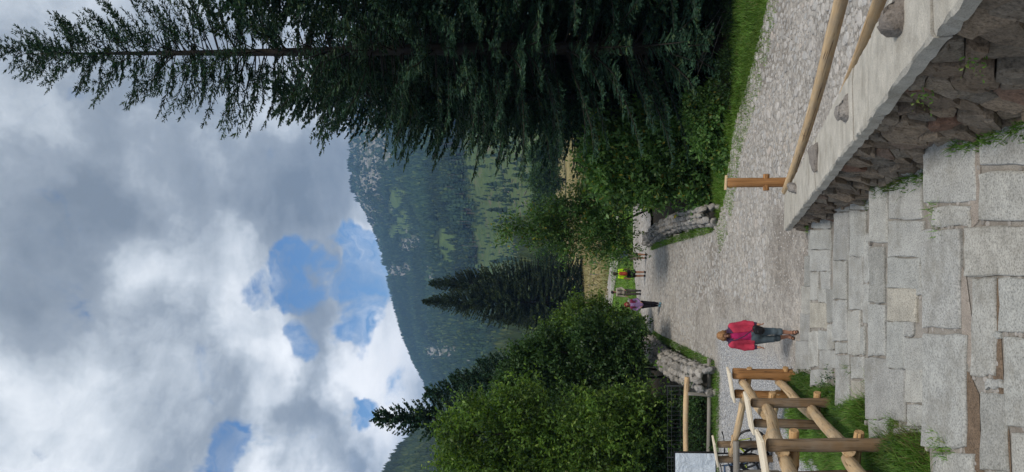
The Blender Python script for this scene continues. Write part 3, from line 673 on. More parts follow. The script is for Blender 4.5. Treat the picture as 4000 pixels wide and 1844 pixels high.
for (u, z, r) in seeds:
    y = YA-u; poly = [(u-.5, z-.5), (u+.5, z-.5), (u+.5, z+.5), (u-.5, z+.5)]
    poly = clip(poly, u, cap_z(y)-CT-.012, -.2225, 1); poly = clip(poly, 0, 0, -1, 0); poly = clip(poly, UL, 0, 1, 0); poly = clip(poly, u, base_z(u)-.18, 0, -1)
    for (a, b_, c_) in seeds:
        if (a, b_) == (u, z) or abs(a-u) > 1 or abs(b_-z) > 1: continue
        # power diagram, so big stones keep their size
        dx, dz = a-u, b_-z; d2 = dx*dx+dz*dz; f = .5+(r*r-c_*c_)/(2*d2)*.9; f = min(.8, max(.2, f))
        poly = clip(poly, u+dx*f, z+dz*f, dx, dz)
        if len(poly) < 3: break
    if len(poly) < 3: continue
    # round the corners a little and rough up the outline
    pp = []
    for i in range(len(poly)):
        a, b_, c_ = poly[i-1], poly[i], poly[(i+1) % len(poly)]
        for q, f in ((a, .10), (c_, .10)): pp.append((b_[0]+(q[0]-b_[0])*f+g.uniform(-.008, .008), b_[1]+(q[1]-b_[1])*f+g.uniform(-.008, .008)))
    cu = sum(q[0] for q in pp)/len(pp); cz = sum(q[1] for q in pp)/len(pp); dep = g.uniform(.01, .10); n = len(pp); V = []; tl = g.uniform(-.25, .25); tz = g.uniform(-.25, .25)
    for sc_, o_ in ((.97, -.08), (.975, dep-.025), (.93, dep), (.5, dep+.006)):
        for q in pp:
            uu = cu+(q[0]-cu)*sc_; zz_ = cz+(q[1]-cz)*sc_; V.append(wp(uu, zz_, o_+(0 if o_ < 0 else (uu-cu)*tl*.5+(zz_-cz)*tz+g.uniform(-.012, .012))))
    Fs = [(k*n+i, k*n+(i+1) % n, (k+1)*n+(i+1) % n, (k+1)*n+i) for k in range(3) for i in range(n)]+[tuple(range(3*n, 4*n))]
    obj('stone', V, Fs, M['rubble'], pw_)
# cap, cast in lengths
yb = [15.75, 14.1, 12.45, 10.75, 9.35, 7.75, 6.85, 4.9, 3.5]
for i in range(len(yb)-1):
    a, b_ = yb[i]-.008, yb[i+1]+.008; V = []; dz = R.uniform(-.012, .012); nseg = 16; sk = R.uniform(-.012, .012)
    prof = [(-.10, -CT), (-.105, -.02), (-.09, -.002), (.2, .004), (.45, .004), (.605, -.004), (.62, -.03), (.62, -CT)]
    for j in range(nseg+1):
        y = a+(b_-a)*j/nseg
        for (dx, h) in prof:
            V.append((wall_x(y)+dx+R.uniform(-.016, .012)*(dx < 0), y, cap_z(y)+h+dz+R.uniform(-.007, .005)))
    k = len(prof); Fs = [(j*k+q, j*k+(q+1) % k, (j+1)*k+(q+1) % k, (j+1)*k+q) for j in range(nseg) for q in range(k)]+[tuple(range(k)), tuple(nseg*k+q for q in range(k))[::-1]]
    obj('cap_slab', V, Fs, M['concrete'], pw_)
def oncap(X_, Y_):
    r = ray(X_, Y_); k = (.56+.2225*15.7-EYE.z)/(r.z+.2225*r.y); return EYE+r*k
for i, (X_, Y_, sx_, sy_, sz_) in enumerate([(3525, 60, .17, .20, .15), (3312, 430, .19, .17, .10), (3192, 618, .20, .2, .11), (3108, 735, .15, .22, .13), (3700, -150, .16, .2, .14)]):
    p = oncap(X_, Y_); V, T = rock_mesh(300+i, (sx_, sy_, sz_), 2, rough=.3); obj('cap_stone', V+np.array(p)+np.array([0, 0, .02]), T, M['capstone'], pw_)

# ------------------------------------------------------------------ dry stone parapets of the bridge
def parapet(name, a, b_, za, zb, label, n, w, side, seed):
    t_ = thing(name, ((a[0]+b_[0])/2, (a[1]+b_[1])/2, 0), label, 'wall'); g = random.Random(seed)
    d = Vector((b_[0]-a[0], b_[1]-a[1], 0)); nn = Vector((d.y, -d.x, 0)).normalized()*side      # towards the outer face
    mb = MB()
    V = []
    for i in range(9):
        f = .03+.94*i/8; p = Vector((a[0], a[1], 0))+d*f; bow = math.sin(f*math.pi)*.25
        zt = za+(zb-za)*f+float(hp(p.y))
        for off, z in ((0.08, -.3), (.10, zt-.26), (w-.06, zt-.26), (w, -2.6)): q = p+nn*(off+bow); V.append((q.x, q.y, z))
    mb.add(V, [(i*4+k, i*4+(k+1) % 4, (i+1)*4+(k+1) % 4, (i+1)*4+k) for i in range(8) for k in range(4)]+[(0, 1, 2, 3), (35, 34, 33, 32)])
    mb.obj('core', M['wall_mortar'], t_)
    for row in range(8):
        f = g.uniform(-.03, -.01)
        while f < 1:
            L_ = g.uniform(.22, .5); fl_ = L_/d.length; p = Vector((a[0], a[1], 0))+d*min(1, f+fl_/2); bow = math.sin(min(1, f+fl_/2)*math.pi)*.25
            zt = za+(zb-za)*f+float(hp(p.y)); off = (w*.18, w*.52, w*.86, .02, w, .0, w+.03, w+.06)[row]; dz = (0, .03, -.01, -.24, -.25, -.42, -.5, -.78)[row]
            c_ = p+nn*(off+bow); sz = (L_*.58, w*.24 if row < 3 else .15, g.uniform(.10, .22) if row < 3 else g.uniform(.13, .19))
            V, T = rock_mesh(seed*1000+g.randrange(9999), sz, 2, rough=.22); th = math.atan2(d.y, d.x)+g.uniform(-.2, .2); ca, sa = math.cos(th), math.sin(th)
            V = np.stack([V[:, 0]*ca-V[:, 1]*sa, V[:, 0]*sa+V[:, 1]*ca, V[:, 2]], 1)+np.array([c_.x, c_.y, zt+dz-.10+g.uniform(-.03, .03)])
            obj('stone', V, T, M['boulder'], t_); f += fl_*.93
    return t_
la, lb = onz(2798, 1442, 0), onz(2556, 1314, .1)
ra, rb = onz(2796, 872, 0), onz(2542, 958, .1)
parapet('bridge_parapet', (la.x, la.y), (lb.x, lb.y), .62, .60, 'low dry stone bridge parapet on the side towards the log fences', 'wall', .7, -1, 3)
parapet('bridge_parapet', (ra.x, ra.y), (rb.x, rb.y), .46, .46, 'low dry stone bridge parapet under the overhanging leafy shrubs', 'wall', .5, 1, 4)
# ------------------------------------------------------------------ log fences
def gz(p): return max(float(bank_z(p.y)) if (-4.2 < p.x < 0 and p.y < 18) else -9, float(surf(p.x, p.y)))
log_n = [0]
def lg(name, a, b_, r0, r1, m, par, **kw):
    log_n[0] += 1; return log(name, a, b_, r0, r1, m, par, seed=log_n[0], **kw)
A1, A2 = Vector((-3.02, 16.85, 0)), Vector((-3.46, 17.0, 0))
B1, B2 = Vector((-2.84, 13.3, 0)), Vector((-3.24, 13.42, 0))
C1, C2 = Vector((-2.58, 9.64, 0)), Vector((-3.02, 9.76, 0))
E1, E2 = Vector((-2.34, 6.1, 0)), Vector((-2.78, 6.22, 0))
D1, D2 = Vector((-4.88, 18.25, 0)), Vector((-5.30, 18.5, 0))
fence = thing('log_fence', (-3, 13, 0), 'stout log fence with paired posts under white boards on the grass bank beside the steps', 'fence')
def pair(P1, P2, zt, par, post_m, extra=False, cap=True, rp=.078, zb=None, peg=(.98, .2)):
    z0 = zb if zb is not None else min(gz(P1), gz(P2))
    d = (P2-P1).normalized(); s = Vector((-d.y, d.x, 0))
    for P_, dz in ((P1, .03), (P2, -.05)):
        lg('post', (P_.x, P_.y, z0-.35), (P_.x, P_.y, zt-.02+dz), rp, rp*.94, post_m, par)
    if extra:
        q = P1+d*-.0+s*-.15; lg('post', (q.x-.02, q.y, z0-.35), (q.x, q.y, zt-.02), rp*.95, rp*.9, post_m, par)
    if cap:
        mid = (P1+P2)/2; L_ = (P2-P1).length+.28; mb = MB(); mb.box((0, 0, 0), (.07, .30, L_))
        V = [Vector(v) for v in mb.V]; V = [Vector((v.x+(.012 if abs(v.y) > .1 else 0)*(1 if v.x < 0 else -1), v.y, v.z)) for v in V]
        o = obj('cap_board', V, mb.F, M['plank'])
        o.parent = par; o.rotation_mode = 'QUATERNION'
        ax = (d+Vector((0, 0, -.22))).normalized(); up = Vector((0, 0, 1)); xx = (up-ax*up.dot(ax)).normalized(); yy_ = ax.cross(xx)
        mt = Matrix((xx, yy_, ax)).transposed(); o.rotation_quaternion = mt.to_quaternion(); o.location = Vector((mid.x, mid.y, zt+.035))-wloc(par)
        bv = o.modifiers.new('bevel', 'BEVEL'); bv.width = .008; bv.segments = 1
    for h in peg:
        e = .13; p = P1-d*e+s*-.13; q = P2+d*e*.4+s*-.13
        lg('peg', (p.x, p.y, z0+h), (q.x, q.y, z0+h-.02), .062, .056, M['wood'], par, n=5)
    return z0
PT = {}
for nm, (p, q, zt, ex) in {'A': (A1, A2, 1.30, True), 'B': (B1, B2, 1.84, False), 'C': (C1, C2, 2.62, False), 'E': (E1, E2, 3.25, False)}.items():
    PT[nm] = zt-pair(p, q, zt, fence, M['wood_dark'] if nm != 'A' else M['wood_post'], ex, True, .085 if nm != 'A' else .1, zb=zt-1.34)
def railpt(P1, P2, zt, h): m_ = P1*.62+P2*.38; return Vector((m_.x, m_.y, zt-1.34+h))
pa = [(A1, A2, 1.30), (B1, B2, 1.84), (C1, C2, 2.62), (E1, E2, 3.25)]
for h, r in ((1.12, .085), (.33, .082)):
    pt = [railpt(*q, h) for q in pa]
    for i in range(3):
        a, b_ = pt[i], pt[i+1]; e = (b_-a).normalized()
        dz = Vector((0, 0, .0)); sh = Vector((.07 if i % 2 else -.03, 0, 0))
        lg('rail', a-e*.18+sh+dz, b_+e*.06+sh+dz, r, r*1.04, M['wood_pale'], fence, n=12, bend=.03)
fence2 = thing('log_fence', (-4.5, 18, 0), 'short log fence section turning left behind the corner post, one tilted board on top', 'fence')
pair(D1, D2, 1.32, fence2, M['wood_dark'], False, True, .085, zb=0, peg=(.95, .22))
for h in (1.06, .34):
    a = railpt(A1, A2, 1.3, h)+Vector((-.22, .02, 0)); b_ = railpt(D1, D2, 1.32, h-.06); e = (b_-a).normalized()
    lg('rail', a, b_+e*.2, .078, .07, M['wood_pale'], fence2, n=12, bend=.03)
# right-hand fence beside the cobbled ramp
fence3 = thing('log_fence', (1.1, 16, 0), 'peeled log railing with one brown post rising behind the concrete capped wall', 'fence')
lg('post', (1.10, 16, -.4), (1.10, 16, 1.64), .105, .10, M['wood_post'], fence3, bend=.006)
mb = MB(); mb.box((0, 0, 0), (.30, .12, .016)); o = obj('cap_board', mb.V, mb.F, M['wood_pale']); o.parent = fence3; o.location = Vector((1.1, 16, 1.66))-fence3.location; o.rotation_euler = (.1, .06, 0)
lg('peg', (.93, 15.98, .84), (1.27, 15.98, .84), .065, .065, M['wood_post'], fence3, n=5)
lg('peg', (.95, 15.9, .33), (1.42, 15.86, .30), .055, .055, M['wood_post'], fence3, n=5)
dr = Vector((.231, -1, .219))
a = Vector((1.10, 15.86, .47)); lg('rail', a-dr*.16-Vector((.12, 0, 0)), a+dr*8.4, .074, .082, M['wood_pale'], fence3, n=16, bend=.035)
a = Vector((1.14, 15.9, .03)); lg('rail', a+dr*.6, a+dr*8.4, .072, .08, M['wood_pale'], fence3, n=16, bend=.03)
q = Vector((1.12, 15.9, .5))+dr*7.7; lg('post', (q.x+.12, q.y, q.z-1.4), (q.x+.12, q.y, q.z+.5), .1, .1, M['wood_post'], fence3)
# railing above the stream
fence4 = thing('stream_railing', (-5.2, 24.6, 0), 'thin weathered wooden railing above the dark stream, in front of the wire fence', 'railing')
za = lambda X_, Y_, y: at(X_, Y_, y)
lg('rail', at(2684, 1472, 24.6), at(2672, 1960, 24.4), .085, .075, M['wood_pale'], fence4, n=10, bend=.03)
lg('rail', at(2768, 1400, 24.7), at(2760, 1960, 24.5), .07, .06, M['wood_grey'], fence4, n=10, bend=.03)
for Y_ in (1524, 1541):
    p = at(2688, Y_, 24.75 if Y_ < 1530 else 24.45); lg('post', (p.x, p.y, -.3), (p.x, p.y, p.z), .06, .055, M['wood_grey'], fence4)
p = at(2684, 1900, 24.6); lg('post', (p.x, p.y, -.3), (p.x, p.y, p.z+.04), .07, .06, M['wood_grey'], fence4)
# wire fence
wire = flat_mat('galvanised_wire', (.10, .105, .11), .5, .1, 5, 0, .6); M['wire'] = wire
fence5 = thing('wire_fence', (-6.5, 26, 0), 'dark square mesh wire fence standing in front of the leafy thicket', 'fence')
x0, x1 = at(2607, 1508, 26).x, -10.5; z1 = at(2607, 1508, 26).z; mb = MB()
for z in [z1, z1-.13, z1-.42, z1-.8, z1-1.2, z1-1.6]: mb.tube([(x0, 26, z), (x1, 26, z-.02)], .008, 4, False)
x = x0
while x > x1: mb.tube([(x, 26, z1), (x, 26, z1-1.75)], .005, 3, False); x -= .14
kind(mb.obj('wire_mesh', wire, fence5), 'stuff')
for x in (x0, x0-2.4, x1): mb = MB(); mb.tube([(x, 26.03, -.4), (x, 26.03, z1+.02)], .025, 6); mb.obj('post', wire, fence5)
# low wire fence across the meadow
fence6 = thing('meadow_fence', (-6, 95, -1), 'low wire fence on thin stakes crossing the dry yellow meadow', 'fence')
mb = MB()
fpts = [onz(2348, 980, -.95), onz(2318, 1190, -.95), onz(2300, 1330, -.95)]
mb.tube([p+Vector((0, 0, .85)) for p in fpts], .02, 3); mb.tube([p+Vector((0, 0, .45)) for p in fpts], .02, 3); mb.obj('wire', wire, fence6)
for i in range(11):
    f = i/10*2; k = min(1, int(f)); p = fpts[k].lerp(fpts[k+1], f-k); mb = MB(); mb.tube([(p.x, p.y, -1.3), (p.x, p.y, .05)], .05, 5); mb.obj('stake', M['wood_grey'], fence6)

# notice board
black = flat_mat('black_metal', (.012, .012, .014), .45, .2, 10, 0); M['black'] = black
m, t, b = material('pale_film'); P = oc(t); n1 = noise(t, P, 3.2, 6, .6, 1.2)
t.links.new(ramp(t, n1, [(.3, (.50, .56, .63)), (.7, (.62, .68, .74))]), b.inputs['Base Color']); b.inputs['Roughness'].default_value = .35; bump(t, b, n1, .9, .08); M['film'] = m
p0 = at(2637, 1768, 21.2); p1 = at(2793, 1768, 21.2); x0, zt, zb = p0.x, p0.z, p1.z; x1 = x0-1.5
board = thing('notice_board', ((x0+x1)/2, 21.2, 0), 'blank notice board covered in pale crumpled film in a thin black frame', 'notice board')
mb = MB(); nx, nz_ = 26, 18; V = []; Fs = []
for i in range(nx+1):
    for j in range(nz_+1):
        e = min(i, nx-i, j, nz_-j) > 0; V.append((x0+(x1-x0)*i/nx, 21.18-(float(fbm(i*.33+j*.16, j*.22-i*.08, 71, 4))*.07 if e else .03), zb+(zt-zb)*j/nz_))
for i in range(nx):
    for j in range(nz_): k = i*(nz_+1)+j; Fs.append((k, k+1, k+nz_+2, k+nz_+1))
obj('film', V, Fs, M['film'], board, True)
mb = MB(); mb.box(((x0+x1)/2, 21.23, (zt+zb)/2), (abs(x1-x0), .03, zt-zb)); mb.obj('back_panel', flat_mat('board_back', (.25, .25, .25)), board)
for (c_, s_) in ((((x0+x1)/2, 21.2, zt+.02), (abs(x1-x0)+.08, .05, .03)), (((x0+x1)/2, 21.2, zb-.02), (abs(x1-x0)+.08, .05, .03)), ((x0+.02, 21.2, (zt+zb)/2), (.03, .05, zt-zb+.0)), ((x1-.02, 21.2, (zt+zb)/2), (.03, .05, zt-zb))):
    mb = MB(); mb.box(c_, s_); mb.obj('frame', black, board)
for x in (x0-.02, x1+.02): mb = MB(); mb.box((x, 21.25, zb/2-.1), (.04, .04, zb+.2-.04)); mb.obj('leg', black, board)

# bicycle rack log and bicycles
rack = thing('rack_rail', (-5.6, 17.9, 0), 'grey horizontal log rail crossing in front of the parked bicycles', 'railing')
a = at(2877, 1722, 17.9); lg('rail', a, (a.x-2.6, 17.9, a.z-.03), .075, .075, M['wood_grey'], rack, n=9)
for x in (a.x-.75, a.x-2.4): lg('post', (x, 17.95, -.3), (x, 17.95, a.z-.06), .07, .065, M['wood_grey'], rack)
def bicycle(label, fm):
    t_ = thing('bicycle', (0, 0, 0), label, 'bicycle', 'bicycles parked by the log fence')
    rub, met = M['black'], M['wire']
    for cy_ in (-.53, .53):
        mb = MB(); mb.tube([(0, cy_+.335*math.cos(k*math.pi/12), .35+.335*math.sin(k*math.pi/12)) for k in range(25)], .028, 6, False); wh = mb.obj('wheel', rub, t_)
        mb = MB(); mb.tube([(0, cy_+.305*math.cos(k*math.pi/12), .35+.305*math.sin(k*math.pi/12)) for k in range(25)], .011, 5, False)
        for k in range(14): th = k*2*math.pi/14; mb.tube([((.03 if k % 2 else -.03), cy_, .35), (0, cy_+.3*math.cos(th), .35+.3*math.sin(th))], .002, 3, False)
        mb.tube([(-.05, cy_, .35), (.05, cy_, .35)], .02, 8); mb.obj('rim', met, wh)
    BBp, ST, HT, HB = Vector((0, .06, .30)), Vector((0, .22, .82)), Vector((0, -.36, .86)), Vector((0, -.40, .72))
    mb = MB(); tb = lambda a_, b__, r: mb.tube([a_, b__], r, 8)
    tb(BBp, ST, .022); tb(ST-Vector((0, .01, .06)), HT, .024); tb(BBp, HB, .028); tb(HB-Vector((0, .01, .04)), HT+Vector((0, 0, .03)), .022)
    for s in (-.05, .05):
        tb(BBp+Vector((s*.5, 0, 0)), (s, .53, .35), .010); tb(ST+Vector((0, -.02, -.1)), (s, .53, .35), .009); tb(HB+Vector((s*.7, -.01, -.03)), (s, -.53, .35), .013)
    mb.obj('frame', fm, t_)
    mb = MB(); mb.tube([HT, (0, -.37, .96), (0, -.43, .98)], .014, 8); mb.tube([(-.32, -.38, .99), (-.12, -.43, .98), (.12, -.43, .98), (.32, -.38, .99)], .012, 8); hb = mb.obj('handlebar', black, t_)
    for s in (-1, 1): mb = MB(); mb.tube([(s*.24, -.40, .985), (s*.34, -.375, .99)], .018, 8); mb.obj('grip', black, hb)
    mb = MB(); mb.tube([ST-Vector((0, 0, .02)), (0, .25, .93)], .013, 8); mb.obj('seat_post', met, t_)
    V, T = ICO1; V = V*np.array([.07, .14, .035]); V[:, 0] *= np.interp(V[:, 1], [-.14, .14], [.35, 1.15]); obj('saddle', V+np.array([0, .24, .95]), T, black, t_, True)
    mb = MB(); mb.tube([(0, .06+.09*math.cos(k*math.pi/8), .30+.09*math.sin(k*math.pi/8)) for k in range(17)], .008, 5, False); mb.box((.06, .06-.08, .27), (.015, .17, .025)); mb.box((-.06, .06+.08, .33), (.015, .17, .025)); mb.box((.10, -.10, .25), (.09, .08, .02)); mb.box((-.10, .23, .35), (.09, .08, .02)); mb.obj('crank', met, t_)
    return t_
bk = bicycle('black bicycle with bright yellow frame tubes parked nearest the tilted board cap', flat_mat('yellow_paint', (.45, .55, .05), .35, .05, 5, 0))
bk.location = (-5.45, 19.3, 0); bk.rotation_euler = (0, .10, 1.0)
for (x, y, rz, lab, fm) in ((-5.85, 18.85, 1.25, 'dark bicycle with a plain black frame in the middle of the parked row', black), (-6.0, 19.9, .8, 'bicycle with a blue grey frame parked below the notice board', flat_mat('blue_paint', (.05, .09, .16), .35, .05, 5, 0))):
    c_ = copy_tree(bk); c_['label'] = lab; c_.location = (x, y, 0); c_.rotation_euler = (0, -.08, rz)
    for ch in c_.children:
        if ch.name.startswith('frame'): ch.data = ch.data.copy(); ch.data.materials.clear(); ch.data.materials.append(fm)

# ------------------------------------------------------------------ people: smooth unions of round limbs, one closed surface each
def surface_net(v, org, h):
    s = v < 0; nx, ny, nz__ = v.shape
    acc = np.zeros((nx-1, ny-1, nz__-1, 3)); cnt = np.zeros((nx-1, ny-1, nz__-1))
    cs = [(a, b_, c_) for a in (0, 1) for b_ in (0, 1) for c_ in (0, 1)]
    sl = lambda c_: tuple(slice(q, q+n-1) for q, n in zip(c_, v.shape))
    for p in cs:
        for ax in range(3):
            if p[ax]: continue
            q = list(p); q[ax] = 1; a, b_ = v[sl(p)], v[sl(q)]; cr = (a < 0) != (b_ < 0); f = np.where(cr, a/np.where(cr, a-b_, 1), 0)
            for k in range(3): acc[..., k] += np.where(cr, p[k]+(f if k == ax else 0), 0)
            cnt += cr
    act = cnt > 0; idx = -np.ones(act.shape, int); idx[act] = np.arange(act.sum())
    I = np.argwhere(act); V = (I+acc[act]/cnt[act][:, None])*h+org; Fs = []
    for ax in range(3):
        o1, o2 = [(1, 2), (2, 0), (0, 1)][ax]; n = [0, 0, 0]; n[ax] = 1
        a = s[:-1, :, :] if ax == 0 else s[:, :-1, :] if ax == 1 else s[:, :, :-1]; b_ = s[1:] if ax == 0 else s[:, 1:] if ax == 1 else s[:, :, 1:]
        E = np.argwhere(a != b_); E = E[(E[:, o1] > 0) & (E[:, o2] > 0)]
        E = E[(E[:, o1] < v.shape[o1]-1) & (E[:, o2] < v.shape[o2]-1)]
        e1, e2 = np.eye(3, dtype=int)[o1], np.eye(3, dtype=int)[o2]
        q = [idx[tuple((E-d).T)] for d in (0*e1, e1, e1+e2, e2)]; Q = np.stack(q, 1); fl = s[tuple(E.T)]
        Q[~fl] = Q[~fl][:, ::-1]; Fs.append(Q)
    return V, np.concatenate(Fs)
def sdf_caps(P, caps, k=.03):
    """caps: (a, b, ra, rb[, squash of depth about the segment])"""
    d = np.full(P.shape[:-1], 9.0)
    for cp_ in caps:
        a, b_, ra, rb = np.array(cp_[0], float), np.array(cp_[1], float), cp_[2], cp_[3]; sy = cp_[4] if len(cp_) > 4 else 1.0
        sc_ = np.array([1, sy, 1.0]); A_, B_, Q = a*sc_, b_*sc_, P*sc_
        ba = B_-A_; t_ = np.clip(((Q-A_)@ba)/max(ba@ba, 1e-9), 0, 1); e = np.linalg.norm(Q-A_-t_[..., None]*ba, axis=-1)-(ra+(rb-ra)*t_)
        e = e/max(1, sy*.8)
        h_ = np.clip(.5+.5*(d-e)/k, 0, 1); d = d*(1-h_)+e*h_-k*h_*(1-h_)
    return d
def body_obj(name, caps, h, m, par, k=.03, cut=None, grow=0.0):
    A_ = np.array([c_[0] for c_ in caps]+[c_[1] for c_ in caps], float); r = max(max(c_[2], c_[3]) for c_ in caps)+.06
    lo, hi = A_.min(0)-r, A_.max(0)+r; n = np.ceil((hi-lo)/h).astype(int)+1
    gx_ = [lo[i]+h*np.arange(n[i]) for i in range(3)]; P = np.stack(np.meshgrid(*gx_, indexing='ij'), -1)
    d = sdf_caps(P, caps, k)-grow
    if cut is not None: d = np.maximum(d, cut(P))
    V, Fs = surface_net(d, lo, h)
    o = obj(name, None, None, m, par, mesh_=mesh(name, V, Fs, True))       # built about the person's own origin
    return o
def hand_caps(w, dirv, side, r=.0085):
    """palm, four fingers curled a little and a thumb, hanging along dirv from wrist w"""
    w = np.array(w, float); d = np.array(dirv, float); d /= np.linalg.norm(d); f = np.array([0, -1.0, 0]); f -= d*(f@d); f /= np.linalg.norm(f); s = np.cross(d, f)*side
    caps = [(w, w+d*.05, .024, .027), (w+d*.05-f*.022, w+d*.075+f*.022, .018, .018)]
    for i, L_ in enumerate((.066, .078, .074, .058)):
        b0 = w+d*.08+f*(.030-.020*i); b1 = b0+d*L_*.55-s*.008; b2 = b1+d*L_*.4-s*.022; caps += [(b0, b1, r, r*.95), (b1, b2, r*.95, r*.8)]
    t0 = w+d*.025+f*.022; t1 = t0+d*.03+f*.024; t2 = t1+d*.028+f*.004; caps += [(t0, t1, .012, .0105), (t1, t2, .0105, .009)]
    return caps
skin = flat_mat('skin', (.42, .22, .15), .55, .08, 12, .05); M['skin'] = skin
tan = flat_mat('tanned_skin', (.30, .15, .09), .55, .08, 12, .05)
def cloth(name, c_, v=.18): return flat_mat(name, c_, .9, v, 14, .35)
def person(label, loc, rz, H, pose, clothes, h=.016, hair=None, skin_m=None, face=True):
    """pose: joints in metres for a 1.7 m figure facing -y"""
    s = H/1.70; J = {k: np.array(v, float)*s for k, v in pose.items()}; sk = skin_m or skin
    t_ = thing('person', loc, label, 'person'); t_.rotation_euler = (0, 0, rz)
    hd, nk, ch, wa, pv = J['head'], J['neck'], J['chest'], J['waist'], J['pelvis']
    up = (hd-nk)/np.linalg.norm(hd-nk); fw = J.get('face', np.array([0, -1.0, 0])); fw = fw/np.linalg.norm(fw); sd = np.cross(fw, up); sd /= np.linalg.norm(sd)
    tw = pose.get('girth', (1, 1, 1))[0] if 'girth' in pose else 1.0
    torso = [(ch, wa, .135*s*tw, .125*s*tw, 1.35), (wa, pv, .125*s*tw, .145*s*tw, 1.25)]
    sh = []; arms = []; legs = []; hands = []; feet = []
    for q in 'lr':
        S_, E_, W_, Hh = J['sh'+q], J['el'+q], J['wr'+q], J['hip'+q]; K_, An, T_ = J['kn'+q], J['an'+q], J['to'+q]
        sh += [(ch+np.array([0, 0, .07])*s, S_, .075*s, .058*s)]; arms += [(S_, E_, .054*s, .042*s), (E_, W_, .042*s, .029*s)]
        legs += [(Hh, K_, .092*s, .058*s), (K_, K_+(An-K_)*.35, .056*s, .057*s), (K_+(An-K_)*.35, An, .057*s, .036*s)]
        feet += [(An, An+(T_-An)*.15+np.array([0, .02, -.045])*s, .038*s, .036*s), (An+np.array([0, 0.0, -.045])*s, T_, .036*s, .03*s)]
        hands += hand_caps(W_, W_-E_, 1 if q == 'l' else -1)
    headc = [(nk-up*.05*s, hd-up*.06*s, .052*s, .05*s), (hd+up*.025*s, hd+up*.02*s-fw*.015*s, .088*s, .092*s), (hd-up*.05*s+fw*.025*s, hd-up*.085*s+fw*.04*s, .062*s, .036*s),
             (hd-up*.02*s+fw*.085*s, hd-up*.035*s+fw*.105*s, .010*s, .015*s)]
    for q in (-1, 1): headc += [(hd+sd*q*.085*s-up*.01*s, hd+sd*q*.094*s-up*.045*s, .014*s, .010*s), (hd+sd*q*.035*s+fw*.07*s+up*.012*s, hd+sd*q*.02*s+fw*.075*s+up*.012*s, .016*s, .014*s)]
    allc = torso+sh+arms+legs+feet+headc
    o = body_obj('body', allc+hands, h, sk, t_, .02)
    if face:
        for q in (-1, 1):
            V, T = ICO1; c_ = hd+sd*q*.034*s+fw*.082*s-up*.006*s
            obj('eye', None, None, M['black'], t_, mesh_=mesh('eye', V*np.array([.012, .010, .008])*s+c_, T, True))
        V, T = ICO1; c_ = hd-up*.072*s+fw*.082*s; obj('mouth', None, None, flat_mat('lips', (.30, .10, .08), .5, .05, 5, 0), t_, mesh_=mesh('mouth', V*np.array([.024, .010, .007])*s+c_, T, True))
    if hair:
        hc = [(np.array(hd)+up*(a*s)+fw*(b_*s)+sd*(c0*s), np.array(hd)+up*(a2*s)+fw*(b2*s)+sd*(c2*s), r0*s, r1*s) for (a, b_, c0, a2, b2, c2, r0, r1) in hair[1]]
        body_obj('hair', hc, h*.8, hair[0], t_, .015)
    for (nm, mm, parts, grow, cutf) in clothes:
        cp_ = []
        for q in parts: cp_ += {'torso': torso+sh, 'hipblock': [torso[1]], 'arms': arms, 'legs': legs, 'feet': feet}[q] if isinstance(q, str) else [q]
        body_obj(nm, cp_, h, mm, t_, .03, cutf, grow)
    return t_
STAND = dict(head=(0, -.01, 1.60), neck=(0, .01, 1.46), chest=(0, 0, 1.28), waist=(0, 0, 1.08), pelvis=(0, 0, .93),
             shl=(.18, .01, 1.38), ell=(.23, .03, 1.10), wrl=(.235, -.04, .86), shr=(-.18, .01, 1.38), elr=(-.23, .03, 1.10), wrr=(-.235, -.04, .86),
             hipl=(.09, 0, .90), knl=(.095, -.02, .49), anl=(.095, .02, .09), tol=(.11, -.15, .03), hipr=(-.09, 0, .90), knr=(-.095, -.02, .49), anr=(-.095, .02, .09), tor=(-.11, -.15, .03))
def P_(**k): d = dict(STAND); d.update(k); return d
Zb = lambda z: (lambda P: P[..., 2]-z); Za = lambda z: (lambda P: z-P[..., 2])
# woman in the red jacket
W1 = onz(3108, 1312, 0)
wp_ = P_(head=(.0, -.075, 1.585), face=(0, -1, -.45), neck=(0, .0, 1.46), wrl=(.25, -.06, .86), wrr=(-.25, -.06, .86), ell=(.255, .03, 1.10), elr=(-.255, .03, 1.10), shl=(.185, .01, 1.37), shr=(-.185, .01, 1.37),
         knl=(.10, -.06, .49), anl=(.07, -.02, .09), tol=(.10, -.20, .03), knr=(-.07, .03, .50), anr=(-.03, .20, .13), tor=(-.06, .06, .035), girth=(1.22, 1, 1))
jack, dk, mag, jean = cloth('red_fleece', (.43, .038, .075)), cloth('dark_trim', (.055, .03, .065)), cloth('magenta_shirt', (.36, .018, .10)), cloth('grey_denim', (.085, .115, .135), .25)
def jacket_cut(P): x, y, z = P[..., 0], P[..., 1], P[..., 2]; op = np.where(y < .02, (.055+(1.42-z)*.085)-np.abs(x), -1); return np.maximum(np.maximum(op, .90-z), np.where(np.abs(x) < .12, z-1.47, -1))
def collar_cut(P): x, y, z = P[..., 0], P[..., 1], P[..., 2]; return np.maximum(np.maximum(np.where(y < .0, .055-np.abs(x), -1), 1.31-z+np.abs(x)*.6), z-1.49)
hairb = flat_mat('blond_brown_hair', (.27, .14, .06), .6, .45, 40, .8)
bob = [(.045, -.02, 0, .05, -.035, 0, .098, .095), (.02, -.05, 0, -.075, -.055, 0, .08, .06), (.02, .0, .075, -.085, .005, .082, .045, .03), (.02, .0, -.075, -.085, .005, -.082, .045, .03), (.085, .05, .02, .05, .078, .055, .03, .022), (.085, .05, -.02, .05, .078, -.055, .03, .022)]
